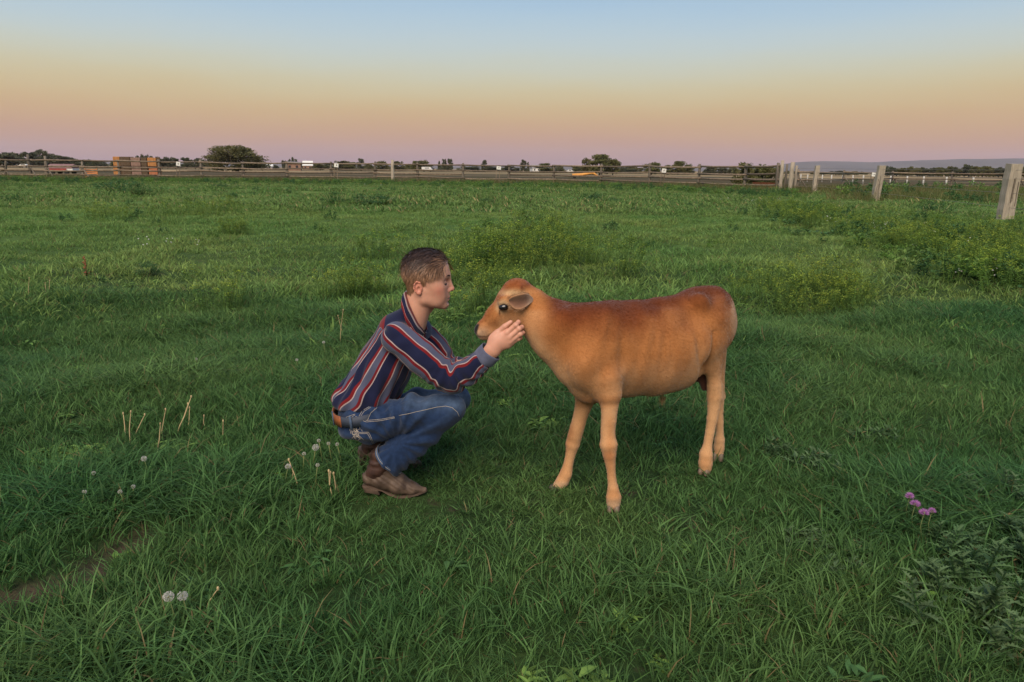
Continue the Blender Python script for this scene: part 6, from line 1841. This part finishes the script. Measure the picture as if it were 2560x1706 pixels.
def thistle_mesh(seed, n=26, L_=0.16):
    r = np.random.default_rng(seed); g = ([], []); st = Parts()
    for s_ in range(11):
        a = r.uniform(0, 6.28); b = np.array([r.normal(0, .10), r.normal(0, .10), -.02]); ln = np.array([math.cos(a) * .05, math.sin(a) * .05, r.uniform(.08, .20)])
        st.tube([b, b + ln * .6, b + ln], [.003, .0025, .0015], 5)
        for i in range(n // 5 + 2):
            t = (i + .5) / (n // 5 + 2); th = i * 2.4 + r.normal() * .3
            vf = leaf_pts(b + ln * t, (math.cos(th), math.sin(th), 0.3 + 0.9 * t), (0, 0, 1), L_ * (1.15 - .75 * t) * r.uniform(.8, 1.2), L_ * .36 * (1.1 - .5 * t), 0.35, 0.3, 6)
            o = len(g[0]); g[0].extend(vf[0]); g[1].extend([tuple(k + o for k in q) for q in vf[1]])
    return join([(st.v, st.f), g], [M_weedd, M_this], 'thistle')

def shrub(seed, leaves=900, size=0.035, mat=None):
    """unit leafy mound, 1 wide and 1 high, leaves in clumps"""
    r = np.random.default_rng(seed); cl = []
    for i in range(16):
        th = r.uniform(0, 6.28); rr = 0.38 * math.sqrt(r.random()); cl.append((rr * math.cos(th), rr * math.sin(th), r.uniform(0.15, 0.82 - rr * .6), r.uniform(.10, .2)))
    cl = np.array(cl); n = leaves; k = r.integers(0, 16, n); d = r.normal(size=(n, 3)); d /= np.linalg.norm(d, axis=1)[:, None]
    P = cl[k, :3] + d * (cl[k, 3] * r.random(n) ** .4)[:, None]; P[:, 2] = np.abs(P[:, 2])
    a = r.normal(size=(n, 3)) + np.array([0, 0, 0.9]); a /= np.linalg.norm(a, axis=1)[:, None]; b = np.cross(a, r.normal(size=(n, 3))); b /= np.linalg.norm(b, axis=1)[:, None]
    s = size * r.uniform(.6, 1.4, n)[:, None]
    V = np.stack([P - a * s, P + b * s * .35, P + a * s, P - b * s * .35], 1).reshape(-1, 3)
    me = mesh_np('foliage', V, np.arange(4 * n).reshape(-1, 4), False); me.materials.append(mat or M_weedd); return me

def build_weeds():
    r = np.random.default_rng(31)
    sp = [spurge(10 + i) for i in range(4)]; bl = [broadleaf(20 + i) for i in range(3)]; bd = [broadleaf(30 + i, 14, 0.07, M_weedd) for i in range(3)]
    tall = [tuft(600 + i, 22, 0.16, 0.30, 0.62, 0.010, 0.20, 0.35, 0.05) for i in range(3)]
    Mt = foliage_material('tall_rank_grass', (0.105, 0.125, 0.036), (0.160, 0.130, 0.056), (0.095, 0.125, 0.038), 0.15, 0.12, 0.25)
    for m in tall: m.materials.append(Mt)
    th = [thistle_mesh(40 + i) for i in range(2)]
    fs = [shrub(50 + i, 260, 0.06, m) for i, m in enumerate((M_weedd, M_weed))]
    coll = source_collection('weed', sp + bl + bd + tall + th + fs, M_weed)
    iS, iB, iD, iT, iH, iF = 0, 4, 7, 10, 13, 15
    P = []; I = []; S = []
    def patch(px, py, rx, ry, n, i0, ni, s0, s1):
        c = ground_at(px, py); a = r.uniform(0, 6.28, n); d = np.sqrt(r.random(n))
        x = c.x + rx * d * np.cos(a); y = c.y + ry * d * np.sin(a)
        P.append(np.stack([x, y], 1)); I.append(i0 + r.integers(0, ni, n)); S.append(r.uniform(s0 * .4, s1, n) * (1.2 - .6 * d))
    # yellow-topped weeds in the middle field and along the right side
    for px, py, rx, ry, n in ((1230, 655, .5, .6, 18), (600, 592, .35, .4, 10), (860, 745, .22, .25, 9), (930, 735, .25, .2, 7), (560, 775, .12, .12, 3),
                              (1990, 770, .6, .7, 30), (1900, 720, .5, .5, 18), (2090, 740, .5, .6, 20), (400, 545, 1.6, 1.2, 22), (560, 535, 1.2, 1.0, 18), (1180, 720, .5, .3, 16), (1250, 780, .35, .25, 12), (1000, 650, .8, .6, 12), (290, 540, .8, .6, 8)):
        patch(px, py, rx, ry, n, iS, 4, 1.0, 1.6)
    for px, py, rx, ry, n in ((1310, 640, .85, 2.2, 60), (1390, 610, .6, 1.2, 26), (1455, 655, .4, .7, 20), (1240, 665, .6, .8, 22), (1180, 690, .6, .5, 10), (1520, 680, .6, .6, 8)): patch(px, py, rx, ry, n, iS, 4, 1.0, 1.8)
    for k in range(640):          # the weedy bank under the side fence
        t = r.random(); px = lerp(1900, 2620, t); py = lerp(505, 630, t) + r.uniform(-22, 85) * (0.4 + t) * (1 if r.random() < .8 else 1.5)
        c = ground_at(px, py); P.append(np.array([[c.x, c.y]])); u = r.random()
        I.append(np.array([iS + r.integers(0, 4) if u < .55 else (iF + r.integers(0, 2) if u < .75 else iD + r.integers(0, 3))])); S.append(np.array([r.uniform(.5, 1.45) * (1.0 if u < .55 else (0.42 if u < .75 else 2.0))]))
    # bright leaves between the two faces and low weeds in the turf
    patch(1200, 790, .55, .35, 60, iB, 3, .6, 1.1); patch(1300, 720, .5, .4, 40, iB, 3, .6, 1.1); patch(180, 1150, .22, .12, 40, iB, 3, .5, .8); patch(1150, 960, .3, .2, 20, iD, 3, .5, .9)
    n = 420; y = np.sqrt(r.uniform(1.5 ** 2, 9 ** 2, n)); x = r.uniform(-1, 1, n) * .7 * y; P.append(np.stack([x, y], 1)); I.append(np.where(r.random(n) < .5, iB, iD) + r.integers(0, 3, n)); S.append(r.uniform(.35, .8, n))
    for px, py in ((2180, 1100), (2120, 1050), (2060, 1180), (1950, 1130), (1830, 1240), (2090, 1360), (1990, 1370), (2140, 1420)): patch(px, py, .08, .06, 2, iH, 2, .35, .6)
    # rank grass at the foot of the fences
    n = 3400; px = r.uniform(-60, 2620, n); dep = np.interp(px, [-200, 0, 300, 900, 1273, 1500, 1748, 1863, 1950, 2050, 2620], [66, 66, 67, 71, 71, 65, 57, 52.5, 49, 52, 56]) + r.normal(0, 2.2, n) - 1.0
    xs = np.array([at_depth(a, b).x for a, b in zip(px, dep)]); P.append(np.stack([xs, dep], 1)); I.append(iT + r.integers(0, 3, n)); S.append(r.uniform(.5, 1.5, n))
    n = 900; px = r.uniform(2080, 2640, n); dep = r.uniform(34, 58, n)
    xs = np.array([at_depth(a, b).x for a, b in zip(px, dep)]); P.append(np.stack([xs, dep], 1)); I.append(np.where(r.random(n) < .95, iT + r.integers(0, 3, n), iF + r.integers(0, 2, n))); S.append(r.uniform(.6, 1.5, n))
    n = 900; px = r.uniform(-60, 2000, n); dep = np.interp(px, [0, 900, 1500, 1950], [60, 63, 57, 44]) + r.normal(0, 3.5, n)
    xs = np.array([at_depth(a, b).x for a, b in zip(px, dep)]); P.append(np.stack([xs, dep], 1)); I.append(iF + r.integers(0, 2, n)); S.append(r.uniform(.25, .75, n))
    # darker hummocks across the middle
    n = 260; y = np.sqrt(r.uniform(12 ** 2, 45 ** 2, n)); x = r.uniform(-1, 1, n) * .7 * y; P.append(np.stack([x, y], 1)); I.append(iF + r.integers(0, 2, n)); S.append(r.uniform(.15, .45, n))
    XY = np.concatenate(P); idx = np.concatenate(I); sc = np.concatenate(S); n = len(XY)
    # keep the feet clear
    ok = ((XY[:, 0] - 0.15) / 1.0) ** 2 + ((XY[:, 1] - 2.85) / 0.5) ** 2 > 1
    XY, idx, sc = XY[ok], idx[ok], sc[ok]; n = len(XY)
    pts = np.column_stack([XY, hfun(XY[:, 0], XY[:, 1])])
    rot = np.column_stack([r.normal(0, .08, n), r.normal(0, .08, n), r.uniform(0, 6.28, n)])
    zs = np.where(idx >= iF, 0.75, 1.0)
    o = scatter('weeds', coll, pts, rot, np.stack([sc, sc, sc * zs], 1), idx)
    tag(o, 'mixed leafy weeds and rank grass growing through the pasture', 'weeds', kind='stuff')
    # ---- bushes that stand out
    mats = {'d': M_weedd, 'y': M_spur, 'g': M_weed}
    for i, (px, py, w, h, kind, lb) in enumerate(((835, 512, 1.3, .62, 'd', 'dark bushy clump left of two on the far grass, above the person'), (945, 512, 2.3, .50, 'd', 'long dark bushy clump right of two on the far grass, above the person'),
            (300, 482, 3.4, .75, 'd', 'wide dark weedy bush near the fence below the hay stack'), (345, 486, 1.6, .65, 'd', 'small dark bush at the right end of the wide one below the hay'), (565, 472, 2.6, .45, 'd', 'low dark bush under the big olive tree'),
            (1310, 575, .95, .50, 'y', 'yellow-green weed clump topping the tall patch behind the calf'), (1385, 565, .50, .42, 'y', 'smaller yellow-green clump right of the tall weed patch'), (1270, 640, .8, .45, 'g', 'green bush at the foot of the tall weed patch'),
            (600, 588, .42, .34, 'y', 'bright yellow-green weed clump alone in the left middle field'), (1215, 512, .8, .3, 'd', 'small dark tussock on the far grass above the calf\'s head'), (1995, 590, .4, .18, 'd', 'small dark tussock in the smooth grass at right'),
            (372, 690, .5, .2, 'd', 'dark weed clump along the hollow at left'), (1500, 505, 1.8, .5, 'd', 'dark weed bush on the far grass below the tall tree'), (2340, 540, 1.4, .62, 'd', 'leafy dark bush beside the nearest squared post'), (2440, 555, 1.1, .5, 'g', 'green bush at the foot of the nearest squared post'))):
        t = bpy.data.objects.new('weed_bush', None); COL.objects.link(t); c = ground_at(px, py); t.location = c; t.rotation_euler = (0, 0, i * 1.3); t.scale = (w, w, h)
        obj('foliage', shrub(70 + i, 1100, 0.028 if kind != 'y' else 0.03, mats['g' if kind == 'y' else kind]), None, t)
        if kind == 'y':
            me = shrub(170 + i, 380, 0.024, M_spur); co = np.zeros(len(me.vertices) * 3, np.float32); me.vertices.foreach_get('co', co); co = co.reshape(-1, 3); co[:, 2] = co[:, 2] * 0.5 + 0.48; me.vertices.foreach_set('co', co.ravel()); obj('flower_tops', me, None, t)['kind'] = 'stuff'
        p = Parts()
        for k in range(7):
            a = k * .9; p.tube([(0.1 * math.cos(a), 0.1 * math.sin(a), -.05), (0.28 * math.cos(a), 0.28 * math.sin(a), .6)], [.012, .005], 4)
        p.build('stems', M_stem, t); tag(t, lb, 'bush', 'bushy weeds in the pasture')
    # thistles at the lower right
    for i, (px, py, s, lb) in enumerate(((2440, 1480, 1.25, 'big grey-green thistle in the lower right corner, left plant'), (2530, 1400, 1.35, 'big grey-green thistle at the right edge below the purple flowers'), (2500, 1600, 1.3, 'grey-green thistle lowest in the right corner'), (2380, 1390, .8, 'smaller thistle left of the big ones at lower right'), (2545, 1290, 1.0, 'pale thistle at the right edge level with the purple flowers'))):
        t = bpy.data.objects.new('thistle_plant', None); COL.objects.link(t); t.location = ground_at(px, py); t.rotation_euler = (0, 0, i * 2.1); t.scale = (s * .8,) * 3
        me = thistle_mesh(90 + i, 100, 0.085)
        obj('leaves', me, None, t); tag(t, lb, 'thistle', 'thistles at the lower right')
    # a small red-brown dock
    t = bpy.data.objects.new('dock_plant', None); COL.objects.link(t); t.location = ground_at(216, 690)
    M_dock = material('red_dock', ((0.20, 0.055, 0.03), (0.30, 0.10, 0.05)), rough=0.8, noise=(30, 2, .3, .7)); t.scale = (.75,) * 3; me = broadleaf(77, 12, .075, M_dock, 0.9); obj('leaves', me, None, t)
    p = Parts(); p.tube([(0, 0, 0), (.01, 0, .16), (0, .01, .30)], [.006, .005, .003], 5)
    for k in range(12): p.ball((random.uniform(-.02, .02), random.uniform(-.02, .02), .12 + k * .015), .012, 5, 4)
    p.build('seed_spike', M_dock, t); tag(t, 'small red-brown dock plant in the grass at left', 'plant')

def build_flowers():
    r = np.random.default_rng(8)
    # dandelion clocks: a ball of fine spokes on a bare stem
    def puff(seed, n=210, rad=0.019):
        q = np.random.default_rng(seed); d = q.normal(size=(n, 3)); d /= np.linalg.norm(d, axis=1)[:, None]; d = d[d[:, 2] > -0.85]
        m1, _ = blades('puff', d * 0.003, d, rad, 0.0007, None, None, 2)
        v = [tuple(x.co) for x in m1.vertices]; f = [tuple(p.vertices) for p in m1.polygons]
        tips = []
        for e in d[::2]:
            for k in range(3):
                s = np.cross(e, q.normal(size=3)); s /= np.linalg.norm(s); o = len(v); c = e * rad * q.uniform(.85, 1.05)
                v += [tuple(c - s * .0045), tuple(c + s * .0045), tuple(c + e * .002 + np.cross(e, s) * .0012)]; f.append((o, o + 1, o + 2))
        bpy.data.meshes.remove(m1)
        return mesh_np('seed_puff', np.array(v), f, False)
    pu = [puff(i) for i in range(3)]
    for m in pu: m.materials.append(M_puff)
    lone = [(421, 1492, .105, 1.15, 'left one of the close pair of dandelion clocks near the bare soil'), (456, 1490, .105, 1.1, 'right one of the close pair of dandelion clocks near the bare soil'),
            (360, 1147, .10, .9, 'dandelion clock highest of the little group at left'), (720, 1167, .10, .9, 'dandelion clock on the left of the dry stalk beside the boots'), (789, 1119, .13, 1.1, 'largest dandelion clock just behind the boots'),
            (809, 856, .12, .8, 'dandelion clock behind the person\'s back'), (490, 898, .10, .7, 'single small dandelion clock left of the person in plain grass'), (742, 900, .10, .7, 'small dandelion clock far left of the person\'s elbow level')]
    small_l = [(234, 1183), (211, 1230), (333, 1217), (300, 1230)]; small_b = [(797, 1102), (821, 1109), (843, 1111), (760, 1135), (794, 1163)]
    def clock(px, py, h, s, lb, i):
        c = ground_at(px, py + h * 330 * 0.0, h); c.z = float(hfun(c.x, c.y))
        t = bpy.data.objects.new('dandelion_clock', None); COL.objects.link(t); t.location = c
        dx = random.uniform(-.02, .02)
        p = Parts(); p.tube([(dx, 0.0, 0), (dx * .5, 0, h * .6), (0, 0, h)], [.0022, .002, .0018], 5); p.ball((0, 0, h), (.0045, .0045, .004), 6, 5); p.build('stem', M_stem, t)
        obj('seed_puff', pu[i % 3], None, t, loc=(0, 0, h), scale=(s * .64,) * 3, rot=(0, 0, i)); tag(t, lb, 'flower', 'dandelion clocks')
    for i, (px, py, h, s, lb) in enumerate(lone): clock(px, py, h, s, lb, i)
    for i, (px, py) in enumerate(small_l): clock(px, py, .09, .62, 'small dandelion clock in the loose group at left, ' + ORD[(1, 0, 3, 2)[i]] + ' from left', i)
    for i, (px, py) in enumerate(small_b): clock(px, py, .12, .6, 'small dandelion clock ' + ('touching the top of the large one', 'second from the right behind the boots', 'rightmost, nearest the jeans', 'leftmost of those behind the boots', 'just below the large one')[i], i)
    # purple blooms
    for i, (px, py, s, lb) in enumerate(((2274, 1243, 1.0, 'topmost purple bloom of the four at right'), (2288, 1262, 1.05, 'second purple bloom from the top of the four at right'), (2310, 1284, 1.0, 'lowest purple bloom of the four at right'), (2330, 1279, .75, 'smallest and rightmost purple bloom at right'))):
        h = .13; c = ground_at(px, py, h); c.z = float(hfun(c.x, c.y)); t = bpy.data.objects.new('purple_flower', None); COL.objects.link(t); t.location = c
        p = Parts(); p.tube([(.01, 0, 0), (0, .01, h * .6), (0, 0, h)], [.0018, .0016, .0014], 5); p.ball((0, 0, h), (.008, .008, .008), 8, 6); p.build('stem', M_stem, t)
        d = r.normal(size=(160, 3)); d[:, 2] = np.abs(d[:, 2]) * .9; d /= np.linalg.norm(d, axis=1)[:, None]
        me, _ = blades('bloom', np.tile([[0, 0, h]], (160, 1)) + d * .004, d, .0155 * s, .0028, None, None, 2); obj('bloom', me, M_purple, t); tag(t, lb, 'flower', 'purple flowers')
    # dry stalks: foot and tip in the picture
    st = [((326, 1118), (327, 1030), 'a'), ((335, 1092), (362, 1037), 'a'), ((313, 1096), (308, 1034), 'a'), ((438, 1088), (478, 992), 'b'), ((446, 1075), (470, 1010), 'b'), ((470, 1075), (474, 1020), 'b'), ((391, 1139), (401, 1060), 'c'), ((402, 1096), (414, 1024), 'c'), ((556, 1110), (558, 1053), 'd'), ((515, 1075), (510, 1040), 'd'),
          ((818, 1245), (826, 1182), 'e'), ((832, 1250), (822, 1178), 'e'), ((836, 1252), (834, 1184), 'e'), ((748, 1225), (722, 1150), 'f'), ((730, 1215), (733, 1180), 'f'), ((512, 1534), (545, 1472), 'g'), ((72, 745), (73, 695), 'h'), ((115, 735), (113, 708), 'h'), ((122, 730), (124, 702), 'h'), ((850, 870), (858, 775), 'i'), ((864, 850), (845, 790), 'i'), ((372, 1060), (392, 1105), 'j')]
    names = {'a': 'leftmost dry stalks in the patch left of the person', 'b': 'tall leaning dry stalk in the patch left of the person', 'c': 'short dry stalk in the middle of the stalk patch at left', 'd': 'upright dry stalk on the right side of the stalk patch', 'e': 'dry stalk bundled just left of the boot', 'f': 'dry stalk beside the dandelion clock left of the boots',
             'g': 'single pale dry stalk right of the dandelion pair', 'h': 'pale dry stalk far left in the middle field', 'i': 'branched dry stalk behind the person\'s back', 'j': 'arching straw among the stalks at left'}
    names['a'] = 'thin dry stalk on the left side of the stalk patch'
    cnt = {}
    for i, (a, b, k) in enumerate(st):
        c_ = cnt.get(k, 0); cnt[k] = c_ + 1; many = sum(1 for q in st if q[2] == k) > 1
        f = ground_at(*a); f.z = float(hfun(f.x, f.y)); tip = W(b[0], b[1], f.y + 0.02); L_ = (tip - f)
        if k == 'j': mid = L_ * .5 + Vector((0, 0, .06))
        else: mid = L_ * .5 + Vector((random.uniform(-.008, .008), 0, .0))
        t = bpy.data.objects.new('dry_stalk', None); COL.objects.link(t); t.location = f
        p = Parts(); p.tube([Vector((0, 0, -.02)), mid * .5 + Vector((0, 0, .005 if k == 'j' else 0)), mid, mid * .35 + L_ * .65, L_], [.0028, .0026, .0024, .002, .0012], 5); p.build('stem', M_straw, t)
        p = Parts(); p.ball(L_, (.0045, .0045, .008), 6, 5); p.build('seed_head', M_straw, t); tag(t, names[k] + (', ' + ('tallest', 'middle-sized', 'shortest')[c_] + ' there' if many else ''), 'dry stalk', 'dry stalks in the grass')
    # small white flowers, too many and too small to tell apart
    def daisy(seed):
        q = np.random.default_rng(seed); p = Parts()
        for k in range(5):
            x, y, z = q.normal(0, .04), q.normal(0, .04), q.uniform(.10, .2); p.ball((x, y, z), (.010, .010, .007), 6, 4)
        return p.mesh('white_flower', True)
    ms = [daisy(i) for i in range(3)]
    for m in ms: m.materials.append(M_petal)
    coll = source_collection('white_flower_source', ms, M_petal); P = []
    for px, py, rx, ry, n in ((1240, 652, .35, .25, 13), (1370, 635, .25, .2, 4), (2190, 575, .9, .9, 16), (2290, 600, .5, .5, 8), (1905, 508, 1.0, 1.5, 10), (2380, 640, .5, .4, 5), (430, 625, .4, .3, 3), (960, 470, 3, 3, 5), (2450, 700, .4, .3, 4)):
        c = ground_at(px, py)
        for k in range(n): P.append((c.x + r.normal() * rx * .6, c.y + r.normal() * ry * .6))
    P = np.array(P); n = len(P); o = scatter('white_flowers', coll, np.column_stack([P, hfun(P[:, 0], P[:, 1])]), np.column_stack([np.zeros(n), np.zeros(n), r.uniform(0, 6, n)]), np.repeat(r.uniform(.8, 1.4, n)[:, None], 3, 1), r.integers(0, 3, n))
    tag(o, 'patches of tiny white flowers in the pasture', 'flowers', kind='stuff')
if BUILD_GRASS:
    build_weeds()
    build_flowers()
